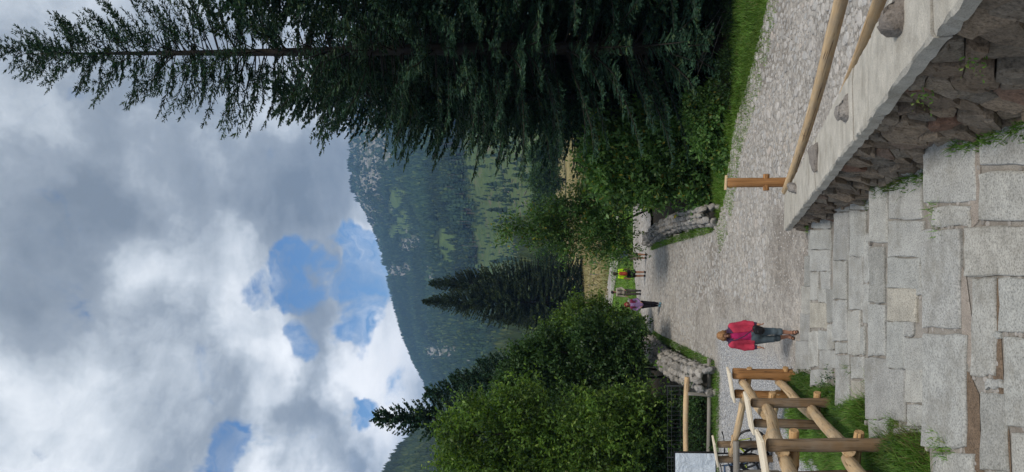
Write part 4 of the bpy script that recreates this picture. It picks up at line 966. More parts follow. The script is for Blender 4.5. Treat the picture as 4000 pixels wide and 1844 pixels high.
redw = person('woman in an open red jacket and magenta top walking towards the steps, looking down', (W1.x, W1.y, 0), .06, 1.66, wp_,
       [('shirt', mag, ['torso'], .012, lambda P: np.maximum(.83-P[..., 2], P[..., 2]-1.40)), ('trousers', jean, ['hipblock', 'legs'], .014, lambda P: np.maximum(P[..., 2]-.98, .30-P[..., 2])),
        ('jacket', jack, ['torso', 'arms'], .034, jacket_cut), ('collar', dk, ['torso', (np.array([0, .02, 1.36]), np.array([0, .01, 1.45]), .10, .085)], .042, collar_cut),
        ('cuffs', dk, [((.243, -.032, .905), (.244, -.045, .86), .044, .043), ((-.243, -.032, .905), (-.244, -.045, .86), .044, .043)], .006, None),
        ('sandals', flat_mat('sandal_leather', (.10, .05, .03)), ['feet'], .008, lambda P: np.where(P[..., 2] < .045, -1, np.abs(np.mod(P[..., 1]*8, 1)-.5)*.1-.018+np.where(P[..., 2] > .10, 1, 0)))],
       .0105, (hairb, bob))
bag = thing('shoulder_bag', (W1.x, W1.y, 0), 'small black shoulder bag with long strap worn across the magenta top', 'bag'); bag.rotation_euler = (0, 0, .06)
bb = [((.17, -.20, .90), (.13, -.205, .78), .07, .075, 1.5), ((.10, -.20, .88), (.10, -.20, .80), .06, .065, 1.5)]
body_obj('pouch', bb, .012, black, bag, .03)
mb = MB(); mb.tube([(.155, -.185, .93), (.09, -.225, 1.03), (.0, -.235, 1.15), (-.07, -.195, 1.28), (-.10, -.12, 1.39), (-.10, -.02, 1.445), (-.06, .08, 1.40), (.05, .15, 1.2), (.16, .12, 1.02), (.20, -.02, .93), (.19, -.15, .90)], .011, 6); obj('strap', None, None, dk, bag, mesh_=mesh('strap', mb.V, mb.F, True))
mb = MB(); mb.box((.10, -.283, .875), (.05, .012, .010)); obj('buckle', None, None, wire, bag, mesh_=mesh('buckle', mb.V, mb.F))
# purple woman
W2 = onz(2580, 1190, .15)
purp, plum, blk, teal = cloth('lilac_top', (.24, .16, .33)), cloth('plum_vest', (.16, .02, .065)), cloth('black_cloth', (.014, .013, .02)), cloth('pale_blue_shoe', (.13, .25, .32))
person('woman in a lilac top and black leggings walking over the bridge, red headband', (W2.x, W2.y, float(hp(W2.y))), .05, 1.63,
       P_(ell=(.25, .05, 1.12), elr=(-.25, .05, 1.12), wrl=(.14, -.15, 1.0), wrr=(-.14, -.15, 1.0), knl=(.08, -.06, .49), anl=(.06, -.02, .09), tol=(.07, -.17, .03), knr=(-.06, .02, .49), anr=(-.05, .14, .11), tor=(-.06, .0, .035)),
       [('top', purp, ['torso', 'arms'], .016, lambda P: np.maximum(.80-P[..., 2], P[..., 2]-1.40)), ('vest_front', plum, ['torso'], .026, lambda P: np.maximum(np.maximum(.07-P[..., 0], 1.15-P[..., 2]), P[..., 2]-1.42)), ('vest_front', plum, ['torso'], .026, lambda P: np.maximum(np.maximum(.07+P[..., 0], 1.15-P[..., 2]), P[..., 2]-1.42)),
        ('leggings', blk, ['hipblock', 'legs'], .010, lambda P: np.maximum(P[..., 2]-.92, .13-P[..., 2])), ('shoes', teal, ['feet'], .012, lambda P: P[..., 2]-.13)],
       .016, (flat_mat('red_headband', (.22, .03, .03)), bob[:4]))
# grey man
W3 = onz(2506, 1142, -.42)
greyc, olive = cloth('grey_shirt', (.34, .31, .26)), cloth('olive_trousers', (.075, .072, .06))
person('man in a pale grey shirt, dark cap and olive trousers walking along the path', (W3.x, W3.y, float(hp(W3.y))), .0, 1.74,
       P_(wrl=(.16, -.13, .98), ell=(.25, .02, 1.12), knl=(.10, -.07, .49), anl=(.10, -.03, .09), tol=(.11, -.19, .03)),
       [('shirt', greyc, ['torso', 'arms'], .018, lambda P: np.maximum(.90-P[..., 2], P[..., 2]-1.48)), ('trousers', olive, ['hipblock', 'legs'], .02, lambda P: np.maximum(P[..., 2]-1.02, .09-P[..., 2])), ('shoes', blk, ['feet'], .012, lambda P: P[..., 2]-.11),
        ('rucksack_straps', blk, [((.10, -.13, 1.40), (.11, -.15, 1.12), .022, .022), ((-.10, -.13, 1.40), (-.11, -.15, 1.12), .022, .022), ((-.10, -.165, 1.25), (.10, -.165, 1.25), .012, .012)], .004, None)],
       .016, (blk, [(.05, -.02, 0, .055, -.02, 0, .098, .098), (.045, .09, 0, .04, .13, 0, .05, .035)]))
# hi-vis man with red rucksack, seen from behind
W4 = onz(2522, 1070, -.14)
lime, redp = cloth('lime_shirt', (.48, .80, .02)), cloth('rust_rucksack', (.34, .06, .03))
p4 = (W4.x, W4.y, float(hp(W4.y)))
person('man in a lime yellow shirt and black shorts walking away with a rust red rucksack', p4, math.pi+.1, 1.78,
       P_(wrl=(.27, .05, .88), wrr=(-.26, -.12, .90), knl=(.10, -.08, .49), anl=(.10, -.02, .09), tol=(.11, -.18, .03), knr=(-.09, .02, .5), anr=(-.09, .16, .12), tor=(-.10, .02, .035)),
       [('shirt', lime, ['torso', 'arms'], .018, lambda P: np.maximum(np.maximum(.90-P[..., 2], P[..., 2]-1.52), np.where(np.abs(P[..., 0]) > .2, 1.22-P[..., 2], -1))), ('shorts', blk, ['hipblock', 'legs'], .03, lambda P: np.maximum(P[..., 2]-1.04, .56-P[..., 2])), ('shoes', blk, ['feet'], .014, lambda P: P[..., 2]-.13)],
       .016, (flat_mat('dark_hair', (.03, .02, .015), .6), bob[:2]), tan)
rk = thing('rucksack', p4, 'rust red rucksack on the back of the man in lime yellow', 'rucksack'); rk.rotation_euler = (0, 0, math.pi+.1)
body_obj('pack', [((0, .22, 1.40), (0, .23, 1.14), .10, .115, 1.25), ((0, .30, 1.22), (0, .30, 1.12), .06, .07, 1.3)], .016, redp, rk, .04)
for q in (-1, 1): body_obj('strap', [((q*.11, .16, 1.50), (q*.12, -.02, 1.53), .02, .02), ((q*.12, -.02, 1.53), (q*.13, -.15, 1.38), .02, .02), ((q*.13, -.15, 1.38), (q*.15, -.05, 1.12), .02, .02), ((q*.15, -.05, 1.12), (q*.13, .17, 1.08), .02, .02)], .014, blk, rk, .01)
# walker in pale shorts, head behind the branches
W5 = onz(2533, 1000, -.2)
person('walker in a dark teal shirt and pale grey shorts, upper body behind the shrub branches', (W5.x, W5.y, float(hp(W5.y))), math.pi-.1, 1.74,
       P_(knl=(.11, -.05, .49), anl=(.11, .0, .09), tol=(.13, -.16, .03), knr=(-.09, .03, .5), anr=(-.09, .15, .12), tor=(-.10, .0, .035)),
       [('shirt', cloth('teal_shirt', (.05, .085, .09)), ['torso', 'arms'], .018, lambda P: np.maximum(.95-P[..., 2], P[..., 2]-1.48)), ('shorts', cloth('pale_shorts', (.32, .28, .24)), ['hipblock', 'legs'], .03, lambda P: np.maximum(P[..., 2]-1.02, .52-P[..., 2])), ('shoes', blk, ['feet'], .014, lambda P: P[..., 2]-.13)],
       .016, (blk, bob[:2]), tan)
# boulder on the grass
p = onz(2468, 1184, -.5); p = onz(2464, 1184, float(hp(p.y))); V, T = rock_mesh(77, (.42, .4, .34), 2, rough=.1)
tag(obj('boulder', V+np.array([p.x, p.y, float(ground_z(p.x, p.y))+.2]), T, M['boulder']), 'pale rounded boulder on the grass behind the woman in lilac', 'boulder')
# ------------------------------------------------------------------ trees
def spruce_geo(seed, H, Rm, z0, step=.34, dens=1.0, sub=6, wmul=1.0, nbr=(5, 7), pw=.85):
    g = np.random.default_rng(seed); P0 = []; P1 = []; Wd = []; mb = MB()
    mb.tube([(0, 0, -.5), (.02, 0, H*.3), (-.03, .02, H*.65), (0, 0, H*.985)], [.0105*H, .009*H, .005*H, .006], 8)
    z = z0
    while z < H-.12:
        rel = (z-z0)/(H-z0); Lm = Rm*((1-rel)**pw)*(.72+.28*min(1, rel*5))+.10
        for b_ in range(g.integers(*nbr)+(3 if rel < .5 and H > 18 and pw < .7 else 0)):
            az = g.uniform(0, 2*math.pi); L = Lm*g.uniform(.68, 1.08); el = -.18+.75*rel**1.3+g.uniform(-.1, .1)
            dx = np.array([math.cos(az), math.sin(az), 0.0]); side = np.array([-dx[1], dx[0], 0.0])
            droop = (.30-.25*rel)*L; upc = (.26-.12*rel)*L; zb = z+g.uniform(-.12, .12)
            def pos(s): s = np.asarray(s)[..., None]; return dx*L*s*(1-.04*s)+np.array([0, 0, 1.])*(math.sin(el)*L*s-droop*s**2+upc*s**3.0)+np.array([0, 0, zb])
            sp_ = np.linspace(0, 1, 5); q = pos(sp_)
            if L > .5: mb.tube([tuple(v) for v in q], [.007*L+.005, .006*L+.003, .004*L+.003, .003*L+.002, .002], 4, False)
            n = max(4, int(L/.105*dens)); s = np.clip(np.linspace(.10 if L < 1 else .2, 1, n)+g.uniform(-.02, .02, n), 0, 1)
            base = pos(s); tang = pos(np.minimum(s+.03, 1.03))-base; tang /= np.linalg.norm(tang, axis=1, keepdims=True)
            sg_ = np.where(np.arange(n) % 2 == 0, 1.0, -1.0)
            ln = (np.minimum(.16*L+.14, .72)*(1-.55*s)*g.uniform(.55, 1.15, n))
            d = tang*.75+side*sg_[:, None]*g.uniform(.55, 1.0, n)[:, None]+np.array([0, 0, 1.])*g.uniform(-.38, .20, n)[:, None]; d /= np.linalg.norm(d, axis=1, keepdims=True)
            d[-1] = tang[-1]; ln[-1] = .22
            e = base+d*ln[:, None]; P0.append(base); P1.append(e); Wd.append(np.full(n, .055*wmul))
            for k in range(sub):
                f = (k+.6)/sub; a = base+d*(ln*f)[:, None]
                sd2 = np.cross(d, np.array([0, 0, 1.])); sd2 /= (np.linalg.norm(sd2, axis=1, keepdims=True)+1e-6)
                dd2 = d*.8+sd2*(1 if k % 2 else -1)*g.uniform(.4, 1, n)[:, None]+np.array([0, 0, 1.])*g.uniform(-.6, .25, n)[:, None]; dd2 /= np.linalg.norm(dd2, axis=1, keepdims=True)
                P0.append(a); P1.append(a+dd2*(g.uniform(.08, .17, n)*(1.15-.5*f))[:, None]); Wd.append(np.full(n, .034*wmul))
        z += step*(1-.35*rel)*g.uniform(.8, 1.2)
    P0 = np.concatenate(P0); P1 = np.concatenate(P1); Wd = np.concatenate(Wd)
    V, T = diamonds(P0, P1, Wd, g.normal(size=P0.shape)+np.array([0, 0, .8])); return V, T, mb
def make_spruce(label, loc, geo, group=None, m=None):
    V, T, mb = geo; t_ = thing('spruce_tree', loc, label, 'spruce', group)
    me = mesh('crown', V, T); me.materials.append(m or M['spruce']); tk = mesh('trunk', mb.V, mb.F, True); tk.materials.append(M['bark'])
    obj('trunk', None, None, None, t_, mesh_=tk); obj('crown', None, None, None, t_, mesh_=me); return t_
def place(src, loc, rz, sc_, label, group=None):
    c = copy_tree(src); c.location = loc; c.rotation_euler = (0, 0, rz); c.scale = (sc_, sc_, sc_*R.uniform(.95, 1.05)); c['label'] = label
    if group: c['group'] = group
    elif 'group' in c: del c['group']
    return c
def gl(x, y): return (x, y, float(ground_z(x, y))-.05)
yh = 25.0; ph = at(1500, 196, yh); Hh = at(4, 168, yh).z-float(ground_z(ph.x, yh))
hero = make_spruce('tallest dark spruce at the right with its open top against the cloud', gl(ph.x, yh), spruce_geo(1, Hh, 5.1, 1.6, .40, 1.25, 7, 1.05, (5, 8), .66))
mid = spruce_geo(2, 19, 4.1, .5, .34, .95, 6, 2.3, (8, 11), .52)
s2 = make_spruce('dark spruce behind the tallest one, its left branches hanging before the mountain', gl(5.7, 31), mid)
for (x, y, rz, k, lab) in [(8.9, 22.5, 1, 1.0, 'dark spruce at the right edge, nearest the grass verge'), (9.6, 28.5, 2.2, 1.15, 'dark spruce deep behind the right edge, left of the dead branches'), (7.6, 34, 3.3, 1.0, 'dark spruce in the second row behind the tallest spruce'),
                           (12.0, 25, 4.1, 1.1, 'spruce outermost in the dark stand at the right edge'), (7.0, 41, .4, .82, 'lower dark spruce behind the leafy shrubs, lowest branches over the meadow'), (13.5, 33, 5.2, 1.1, 'far spruce in the back row of the dark stand'), (6.6, 28.5, 2.9, .55, 'small dark spruce standing under the tallest spruce'),
                           (11, 39, 1.2, 1.05, 'spruce closing the back of the dark stand beyond the stream'), (5.0, 27.8, 3.7, .62, 'dark spruce with low branches touching the broad leafy shrub'), (8.0, 36, 1.7, 1.05, 'spruce whose left side darkens the gap behind the broad leafy shrub'), (5.0, 33.5, 5.5, .50, 'slim dark spruce tucked between the two shrubs and the stand'), (7.6, 24.0, 2.0, .42, 'youngest spruce filling the gap beside the tallest trunk')]:
    place(s2, gl(x, y), rz, k*.9, lab, 'dark spruces right of the path')
small = spruce_geo(3, 14, 3.4, .3, .27, .95, 5, 2.9, (8, 11), .8)
b_ = 135.0
s3 = make_spruce('solitary broad spruce on the meadow, taller right-hand one of the pair', gl(at(2260, 1108, b_).x, b_), spruce_geo(4, 27.0, 8.0, .3, .36, .55, 4, 6.5, (9, 12), .92), None, M['spruce_far'])
place(s3, gl(at(2260, 1180, 130).x, 130), 2, 1.0, 'solitary spruce on the meadow, left-hand one of the pair')
place(s3, gl(at(2260, 1240, 140).x, 140), 4, .60, 'shorter spruce leaning against the left side of the meadow pair')
l1 = make_spruce('narrow spruce with pointed top rising highest above the left-hand thicket', gl(at(2500, 1640, 42).x, 42), small)
l1.scale = (1, 1, 1.08)
place(l1, gl(at(2500, 1542, 48).x, 48), 2.4, .98, 'spruce beside the narrow one, its lower tip against the mountain')
place(l1, gl(at(2500, 1480, 50).x, 50), .7, .84, 'bluish spruce sloping down to the sunlit shrubs on the left')
place(l1, gl(at(2500, 1585, 45).x, 45), 4.0, .80, 'spruce squeezed between the two left-hand spruce tips')
place(l1, gl(at(2500, 1700, 38).x, 38), 5.0, .62, 'low spruce half hidden behind the bright green shrub')
place(l1, gl(at(2500, 1420, 54).x, 54), 1.3, .76, 'spruce next to the meadow pair, lowest of the left-hand group')

def shrub_geo(seed, lobes, ntw, leaf=(.075, .05), nl=14, twl=(.3, .65), inner=.25, up=.45, trunks=3, root=(0, 0)):
    g = np.random.default_rng(seed); L_ = np.array(lobes, float); w = (L_[:, 3]*L_[:, 4]*L_[:, 5])**(2/3); li = g.choice(len(L_), ntw, p=w/w.sum())
    d = g.normal(size=(ntw, 3)); d[:, 2] = d[:, 2]*.9+.25; d /= np.linalg.norm(d, axis=1, keepdims=True)
    rr = np.where(g.uniform(size=ntw) < inner, g.uniform(.35, .75, ntw), g.uniform(.78, 1.08, ntw))
    lump = fbm(d[:, 0]*2.6+li*7.1+10, d[:, 1]*2.6+d[:, 2]*2.2+li*3.3+10, seed, 3); rr = rr*(.45+1.1*lump)
    base = L_[li, :3]+d*L_[li, 3:6]*rr[:, None]
    td = d*.8+np.array([0, 0, up])+g.normal(size=(ntw, 3))*.4; td /= np.linalg.norm(td, axis=1, keepdims=True); tl_ = g.uniform(*twl, ntw); out_ = g.uniform(size=ntw) < .07; base = np.where(out_[:, None], L_[li, :3]+(base-L_[li, :3])*1.22, base); tl_ = tl_*np.where(out_, 1.35, 1)
    k = np.arange(nl)/(nl-1); A_ = base[:, None]+td[:, None]*(tl_[:, None]*k)[..., None]+g.normal(size=(ntw, nl, 3))*.03
    A_[..., 2] -= .10*(k**2)[None]*tl_[:, None]
    ld = td[:, None]*.45+g.normal(size=(ntw, nl, 3))*.75; ld[..., 2] -= .15; ld /= np.linalg.norm(ld, axis=-1, keepdims=True); ls = g.uniform(.65, 1.25, (ntw, nl, 1))*leaf[0]
    nrm = g.normal(size=(ntw, nl, 3))*.6+np.array([0, 0, 1.])
    keep = A_[..., 2] > .05
    V, T = diamonds(A_[keep], (A_+ld*ls)[keep], (ls[..., 0]*leaf[1]/leaf[0])[keep], nrm[keep], .5)
    mb = MB(); cs = L_[g.choice(len(L_), min(len(L_)*2, 12))]
    for i in range(trunks):
        c_ = L_[i % len(L_)]; r0 = np.array([root[0]+g.uniform(-.3, .3), root[1]+g.uniform(-.3, .3), -.3]); r1 = (r0+c_[:3])/2+g.normal(size=3)*.15; mb.tube([r0, r1, c_[:3], c_[:3]+np.array([g.normal()*.2, g.normal()*.2, c_[5]*.7])], [.07, .05, .03, .012], 6)
    sel = g.choice(ntw, min(ntw, 260), replace=False)
    for i in sel: c_ = L_[li[i], :3]; a = c_+(base[i]-c_)*.35; mb.tube([a, base[i], base[i]+td[i]*tl_[i]*.8], [.012, .008, .004], 3, False)
    return V, T, mb
def make_shrub(name, label, cat, loc, geo, m):
    V, T, mb = geo; t_ = thing(name, loc, label, cat); me = mesh('crown', V, T); me.materials.append(m); tk = mesh('trunk', mb.V, mb.F, True); tk.materials.append(M['bark'])
    obj('trunk', None, None, None, t_, mesh_=tk); obj('crown', None, None, None, t_, mesh_=me); return t_
def lob(base, y, *ls, k=1.0):
    """lobes from (photo X, photo Y, radius, radius_z, dy): centres relative to base"""
    out = []
    for (X_, Y_, r, rz, dy) in ls: p = at(X_, Y_, y+dy); out.append((p.x-base[0], p.y-base[1], p.z-base[2], r*k, r*.9*k, rz*k))
    return out
y = 27.5; B0 = gl(at(2600, 1660, y).x, y)
make_shrub('leafy_tree', 'big bright green leafy tree at the lower left, tallest of the deciduous ones', 'tree', B0, shrub_geo(21, lob(B0, y, (1890, 1700, 1.25, 1.3, 0), (1860, 1830, 1.2, 1.1, .4), (2080, 1640, 1.25, 1.25, .2), (2150, 1790, 1.6, 1.3, 0), (2330, 1700, 1.5, 1.2, -.6), (2420, 1840, 1.5, 1.2, -.8), (2500, 1640, 1.2, 1.0, -.6), (2050, 1930, 1.7, 1.6, 0), (1800, 1745, .6, .65, 0), k=.85), 4300, (.15, .075), 14, (.4, .95), .2, .75), M['leaf_light'])
y = 33; B0 = gl(at(2560, 1450, y).x-.3, y)
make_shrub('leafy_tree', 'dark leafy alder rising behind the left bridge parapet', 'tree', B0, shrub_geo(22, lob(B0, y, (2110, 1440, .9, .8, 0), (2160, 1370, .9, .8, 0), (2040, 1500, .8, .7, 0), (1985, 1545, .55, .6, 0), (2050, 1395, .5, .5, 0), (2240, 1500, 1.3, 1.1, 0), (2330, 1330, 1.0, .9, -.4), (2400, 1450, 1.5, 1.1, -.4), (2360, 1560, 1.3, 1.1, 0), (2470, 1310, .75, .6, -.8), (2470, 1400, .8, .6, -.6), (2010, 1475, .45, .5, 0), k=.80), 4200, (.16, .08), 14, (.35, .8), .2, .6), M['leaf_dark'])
y = 38; B0 = gl(at(2520, 1290, y).x-.9, y)
make_shrub('shrub', 'sunlit yellow green shrub tapering towards the meadow at the left of the path', 'shrub', B0, shrub_geo(23, lob(B0, y, (2290, 1235, .8, .65, 0), (2360, 1235, .75, .6, 0), (2230, 1270, .7, .6, 0), (2170, 1330, .7, .6, 0), (2420, 1290, .9, .7, 0), (2240, 1330, .8, .7, 0), (2460, 1270, .6, .5, 0), (2180, 1400, .8, .7, .5), (2470, 1340, .6, .45, 0), k=.82), 2400, (.15, .075), 13, (.4, .9), .2, .8), M['leaf_light'])
y = 25.6; B0 = gl(at(2700, 1700, y).x, y+1.8)
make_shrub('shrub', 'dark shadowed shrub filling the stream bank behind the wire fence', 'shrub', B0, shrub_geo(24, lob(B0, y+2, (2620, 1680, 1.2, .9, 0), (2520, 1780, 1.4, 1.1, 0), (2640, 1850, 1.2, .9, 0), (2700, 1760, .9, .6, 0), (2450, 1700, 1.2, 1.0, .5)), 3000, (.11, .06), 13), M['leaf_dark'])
y = 25.2; B0 = gl(at(2760, 1560, y).x, y)
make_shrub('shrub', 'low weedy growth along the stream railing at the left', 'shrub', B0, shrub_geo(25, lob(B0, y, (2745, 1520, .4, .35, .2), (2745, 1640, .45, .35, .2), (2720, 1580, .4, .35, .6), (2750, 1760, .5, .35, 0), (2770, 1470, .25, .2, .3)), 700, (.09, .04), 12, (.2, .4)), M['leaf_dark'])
# right of the path
y = 33; B0 = gl(at(2600, 880, y).x+2.2, y+.8)
make_shrub('shrub', 'tall loose shrub overhanging the bridge parapet and hiding the walker in shorts', 'shrub', B0, shrub_geo(31, lob(B0, y, (2130, 895, .55, .6, 0), (2220, 850, .8, .75, 0), (2230, 950, .5, .5, 0), (2330, 800, .95, .85, 0), (2350, 930, .75, .6, -.4), (2400, 840, .8, .65, 0), (2440, 985, .5, .42, -.6), (2530, 720, .75, .6, 0), (2430, 935, .5, .45, -.3), (2040, 880, .35, .4, 0), (1985, 905, .25, .3, 0), k=.92), 1750, (.15, .068), 13, (.4, .9), .12, .6), M['leaf_mix'])
y = 26.5; B0 = gl(at(2780, 640, y).x, y)
make_shrub('shrub', 'broad leafy shrub with some yellow leaves beside the dark spruces', 'shrub', B0, shrub_geo(32, lob(B0, y, (2400, 560, .6, .55, 0), (2430, 680, .8, .7, 0), (2500, 520, .65, .6, 0), (2530, 620, .85, .75, -.3), (2580, 680, .8, .65, -.4), (2640, 560, .8, .6, -.4), (2700, 630, .75, .55, -.7), (2745, 720, .5, .4, -.8), (2340, 620, .4, .4, 0), (2560, 470, .45, .45, 0)), 3300, (.18, .09), 13, (.35, .8), .2, .5), M['leaf_mix'])
y = 23.6; B0 = gl(at(2830, 470, y).x, y)
make_shrub('shrub', 'low rounded green shrub on the verge at the foot of the dark spruces', 'shrub', B0, shrub_geo(33, lob(B0, y, (2790, 470, .5, .42, 0), (2800, 380, .35, .3, .2), (2770, 530, .5, .4, 0), (2740, 430, .4, .35, .2), (2830, 600, .45, .3, -.2)), 1100, (.13, .075), 12, (.2, .4)), M['leaf_mix'])
y = 23.0; B0 = gl(at(2860, 150, y).x, y-.6)
make_shrub('shrub', 'tangle of weeds and low seedlings on the verge at the right edge', 'shrub', B0, shrub_geo(34, lob(B0, y-.4, (2860, 240, .30, .25, 0), (2880, 120, .3, .22, 0), (2890, 30, .35, .25, 0), (2870, -60, .35, .28, 0), (2850, 330, .25, .22, 0)), 500, (.11, .035), 11, (.2, .45)), M['leaf_dark'])
# dead branches under the spruces
db = thing('dead_branch', gl(at(2800, 60, 23.5).x, 23.5), 'bare pale dead branches slanting out from under the spruces at the right edge', 'branch')
for (q0, q1, r) in (((2870, -30), (2720, 290), .022), ((2870, 10), (2760, 260), .016), ((2850, -20), (2650, 230), .010), ((2890, 150), (2815, 340), .012), ((2760, 190), (2715, 250), .006)):
    a, c_ = at(*q0, 23.4), at(*q1, 22.9); pts_ = log_pts(a, c_, 7, .06, int(q0[0])); mb = MB(); mb.tube(pts_, [r*(1-.8*i/6) for i in range(7)], 5, False)
    for k in range(9):
        i = R.randrange(1, 6); o_ = pts_[i]; mb.tube([o_, o_+Vector((R.uniform(-.25, .1), R.uniform(-.2, .1), R.uniform(-.05, .3)))], [r*.3, .002], 3, False)
    mb.obj('branch', M['twig'], db)
# distant row of trees at the meadow's end
mt = shrub_geo(41, [(0, 0, 4.0, 2.6, 2.4, 2.6), (1, 0, 6.0, 1.8, 1.8, 1.8), (-1.3, .3, 5.2, 1.8, 1.6, 1.8), (0, 0, 2, 2.2, 2.2, 1.5)], 1500, (.34, .22), 10, (.5, 1.0))
fr0 = make_shrub('leafy_tree', 'round leafy tree at the far end of the meadow, nearest the solitary spruces', 'tree', gl(at(2190, 1010, 190).x, 190), mt, M['leaf_dark'])
for i, (Y_, d_, k) in enumerate([(900, 200, 1.0), (830, 180, 1.2), (1085, 230, .9), (700, 210, 1.3), (780, 260, 1.2), (960, 250, 1.1), (600, 220, 1.4)]):
    place(fr0, gl(at(2190, Y_, d_).x, d_), R.uniform(0, 6), k, ['round distant tree behind the tall loose shrub at the meadow edge', 'large round tree at the meadow edge below the clearing', 'distant tree directly behind the solitary meadow spruces', 'largest distant tree seen through the lower spruce branches', 'far small tree right of the clearing at the meadow end', 'small round tree between the loose shrub and the meadow spruces', 'distant tree hidden deepest behind the dark spruce stand'][i], 'trees along the far meadow edge')
fr0['group'] = 'trees along the far meadow edge'

# ------------------------------------------------------------------ grass
def blades(name, xy, zf, hmin, hmax, w, m, lean=.5, parent=None):
    n = len(xy); h_ = G.uniform(hmin, hmax, n)*(.6+.8*fbm(xy[:, 0]*1.3, xy[:, 1]*1.3, 61)); z = zf(xy[:, 0], xy[:, 1]); P0 = np.stack([xy[:, 0], xy[:, 1], z-.02], 1)
    d = G.normal(size=(n, 2))*lean*h_[:, None]; Pm = P0+np.stack([d[:, 0]*.35, d[:, 1]*.35, h_*.62], 1); P1 = P0+np.stack([d[:, 0], d[:, 1], h_], 1)
    s = np.stack([-d[:, 1], d[:, 0], 0*h_], 1); s /= np.linalg.norm(s, axis=1, keepdims=True)+1e-9; s = s*w*.5
    V = np.stack([P0-s, P0+s, Pm+s*.8, Pm-s*.8, P1], 1).reshape(-1, 3); i = np.arange(n)[:, None]*5
    T = np.concatenate([i+np.array([[0, 1, 2]]), i+np.array([[0, 2, 3]]), i+np.array([[3, 2, 4]])])
    return kind(obj(name, V, T, m, parent), 'stuff')
# the bank between steps and log fence, as a sheet and its grass
LEFT = sorted([(onz(X_, Y_, TZ[k]).y, onz(X_, Y_, TZ[k]).x) for k, X_, Y_ in ((1, 4500, 2050), (1, 3700, 1990), (1, 3612, 1850), (2, 3590, 1712), (2, 3400, 1700), (3, 3385, 1560), (3, 3262, 1565), (4, 3235, 1490), (4, 3170, 1490), (5, 3108, 1432), (5, 3095, 1445))])
LEFT = [(3, LEFT[0][1]-.3)]+LEFT+[(17.6, LEFT[-1][1]-.1), (18.5, LEFT[-1][1]-.6)]
def steps_left(y): return np.interp(y, *zip(*LEFT))
def bank(X, Y):
    z = bank_z(Y)+.06*(fbm(X*1.5, Y*1.5, 91)-.5); e = steps_left(Y)-X
    f = sm(X, -5.4-.0*Y, -3.7); edge_ = np.where(Y < 16.6, -.06, -.14)*(e < .15)-.22*sm(-e, -.10, .10)
    return z*f+(1-f)*(-.14)+edge_*(1-0)
m, t, b = material('turf'); P = gp(t); t.links.new(ramp(t, noise(t, P, 5, 6, .7), [(.3, (.035, .060, .014)), (.6, (.055, .095, .02)), (.8, (.085, .085, .04))]), b.inputs['Base Color']); b.inputs['Roughness'].default_value = .95; M['turf'] = m
kind(grid_mesh('grass_bank', np.arange(-7.5, -.6, .12), np.arange(3, 18.2, .12), bank, M['turf'], lambda x, y: (x < steps_left(y)+.12) & (x > -6.5)), 'structure')
n = 120000; bx, by = G.uniform(-5.6, -.8, n), 18-13.5*G.uniform(size=n)**.9; k = (bx < steps_left(by)+.04) & (bx > -by*.36-.6) & (bank(bx, by) > -.06) & ((fbm(bx*1.1, by*1.1, 14) > .30) | (by < 12)); xy = np.stack([bx[k], by[k]], 1)
near_ = xy[:, 1] < 10.5
blades('bank_grass', xy[~near_], bank, .08, .22, .012, M['grass']); blades('bank_grass', xy[near_], bank, .07, .18, .011, M['grass'])
ne = 9000; ey = G.uniform(6, 17.2, ne); ex = steps_left(ey)+.10-np.abs(G.normal(size=ne))*.22; blades('long_grass', np.stack([ex, ey], 1), bank, .05, .14, .012, M['grass'], .8)
ne = 1600; ey = G.uniform(6.5, 11.5, ne); ex = steps_left(ey)+.10-np.abs(G.normal(size=ne))*.10; blades('dry_grass', np.stack([ex, ey], 1), bank, .06, .15, .008, M['dry'], .9)
# broad-leaved weeds on the bank
wd = shrub_geo(51, [(-2.75, 9.0, 1.24, .30, .30, .12), (-2.8, 10.6, .92, .32, .3, .12), (-2.7, 12.3, .62, .3, .4, .12), (-2.6, 13.6, .40, .3, .4, .10), (-3.0, 15.3, .14, .4, .4, .1), (-2.75, 8.0, 1.42, .3, .3, .1)], 160, (.06, .022), 8, (.06, .15), trunks=0)
kind(obj('bank_weeds', wd[0], wd[1], M['leaf_dark']), 'stuff')
# verge on the right of the square
vp = [(p.x, p.y) for p in [onz(3010, -120, 0), onz(2990, 0, 0), onz(2955, 200, 0), onz(2870, 500, 0), onz(2830, 790, 0), onz(2800, 870, 0)]]
def along(pl_, n, off0, off1):
    a = np.array(pl_); sg__ = np.diff(a, axis=0); ln = np.linalg.norm(sg__, axis=1); i = G.choice(len(ln), n, p=ln/ln.sum()); f = G.uniform(size=n)[:, None]
    p = a[i]+sg__[i]*f; nn = np.stack([sg__[i, 1], -sg__[i, 0]], 1)/ln[i][:, None]; return p+nn*G.uniform(off0, off1, n)[:, None]
vz = lambda x, y: np.maximum(ground_z(x, y), -.12)
blades('verge_grass', along(vp, 26000, -.25, 1.7), vz, .08, .22, .016, M['grass_bright'], .6); blades('verge_weeds', along(vp, 9000, .4, 2.6), vz, .12, .30, .02, M['grass'], .6)
pzz = lambda x, y: surf(x, y)
blades('stray_grass', along(vp, 3500, -1.1, -.1), pzz, .03, .10, .014, M['grass_bright'], .7)
# tufts along the inner faces of both parapets
for nm, a, c_, sg2 in (('parapet_grass', la, lb, 1), ('parapet_grass', ra, rb, -1)):
    q = along([(a.x, a.y), (c_.x, c_.y)], 2600, min(0, .26*sg2), max(0, .26*sg2)); blades(nm, q, pzz, .06, .20, .016, M['grass'], .6)
q = along([(onz(2800, 1445, 0).x, onz(2800, 1445, 0).y), (-9, 24.4)], 6000, -.5, .15); blades('gravel_edge_grass', q, lambda x, y: np.maximum(ground_z(x, y), -.1), .08, .3, .016, M['grass'], .6)
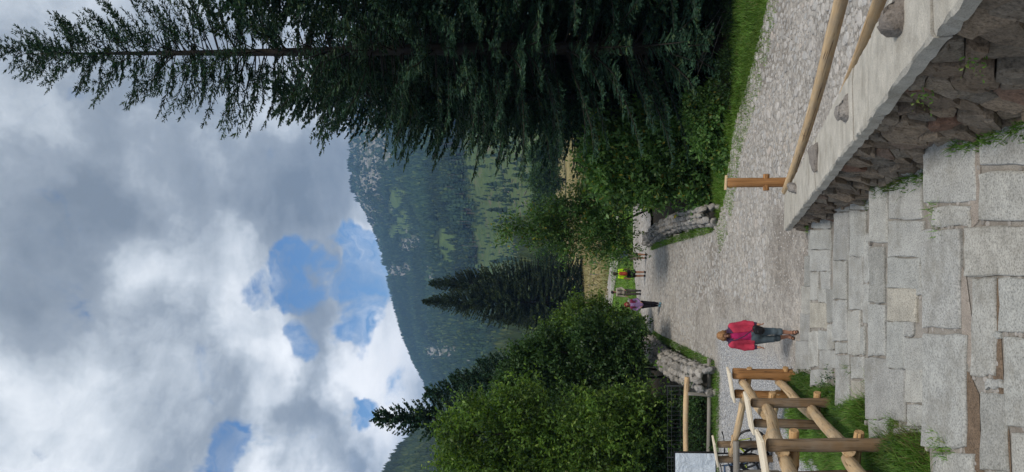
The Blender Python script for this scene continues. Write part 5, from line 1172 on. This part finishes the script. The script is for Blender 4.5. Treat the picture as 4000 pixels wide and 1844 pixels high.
# grass beyond the bridge
n = 60000; bx = G.uniform(-16, 5, n); by = 46+28*G.uniform(size=n)**1.3; k = ~inpoly(PATH, bx, by-.2) & (np.abs(bx) < by*.33); blades('far_lawn_grass', np.stack([bx[k], by[k]], 1), ground_z, .06, .20, .035, M['grass_bright'], .6)
n = 26000; bx = G.uniform(-34, 26, n); by = 78+110*G.uniform(size=n)**1.4; k = (np.abs(bx) < by*.3); blades('meadow_grass', np.stack([bx[k], by[k]], 1), ground_z, .15, .45, .07, M['dry'], .7)
# moss and small plants at the foot of the rubble wall
def tread(y):
    return np.select([y < 8.0, y < 10.25, y < 12.5, y < 14.9], [1.5, 1.13, .76, .40], .0)
ny_ = 2600; wy_ = G.uniform(5.2, 15.4, ny_); k = fbm(wy_*1.1, wy_*0, 33) > .50; wy_ = wy_[k]; wx_ = wall_x(wy_)-np.array([batter(a_, float(tread(a_))) for a_ in wy_])-.05-np.abs(G.normal(size=len(wy_)))*.07
def tread(y):
    return np.select([y < 8.0, y < 10.25, y < 12.5, y < 14.9], [1.5, 1.13, .76, .40], .0)
blades('wall_foot_grass', np.stack([wx_, wy_], 1), lambda x, y: tread(y), .03, .10, .012, M['grass'], .8)
# wall ferns: little leafy plants growing from the joints
for (X_, Y_, lab) in ((3845, 215, 'small fern growing from the dark gap low in the near part of the rubble wall'), (3640, 360, 'tiny green plant in a joint at the foot of the rubble wall')):
    r_ = ray(X_, Y_); k_ = (.22+.105*15.7-.12)/(r_.x+.105*r_.y); p = EYE+r_*k_; geo = shrub_geo(60, [(0, 0, .08, .06, .05, .05)], 10, (.035, .016), 6, (.03, .08), trunks=0)
    t_ = thing('wall_fern', (p.x-.06, p.y, p.z-.06), lab, 'fern'); obj('fronds', None, None, M['grass'], t_, mesh_=mesh('fronds', geo[0], geo[1]))
# grass tufts in the stair joints
tj = [(3632, 1895), (3668, 1745), (3672, 1760), (3478, 1655), (3500, 1655), (3390, 1480), (3312, 1440), (3560, 1700), (3660, 905), (3640, 820), (3490, 1665), (3470, 1650), (3378, 1530), (3420, 1660), (3640, 1720), (3695, 1755)]
xy = []
for (X_, Y_) in tj:
    p = onz(X_, Y_, 1.5 if X_ > 3600 else 1.13 if X_ > 3392 else .76)
    for _ in range(26): xy.append((p.x+R.gauss(0, .05), p.y+R.gauss(0, .05)))
blades('joint_grass', np.array(xy), lambda x, y: tread(y)-.03, .04, .13, .009, M['grass'], .9)

# ------------------------------------------------------------------ air
hz = MB(); hz.box((0, 1720, 345), (10900, 7200, 706)); m = bpy.data.materials.new('haze'); m.use_nodes = True; t = m.node_tree; t.nodes.clear()
pv = nd(t, 'ShaderNodeVolumePrincipled', {'Color': (.28, .54, 1.0, 1), 'Density': .00018, 'Anisotropy': .2}); t.links.new(pv.outputs[0], nd(t, 'ShaderNodeOutputMaterial').inputs['Volume'])
kind(hz.obj('haze', m), 'stuff')
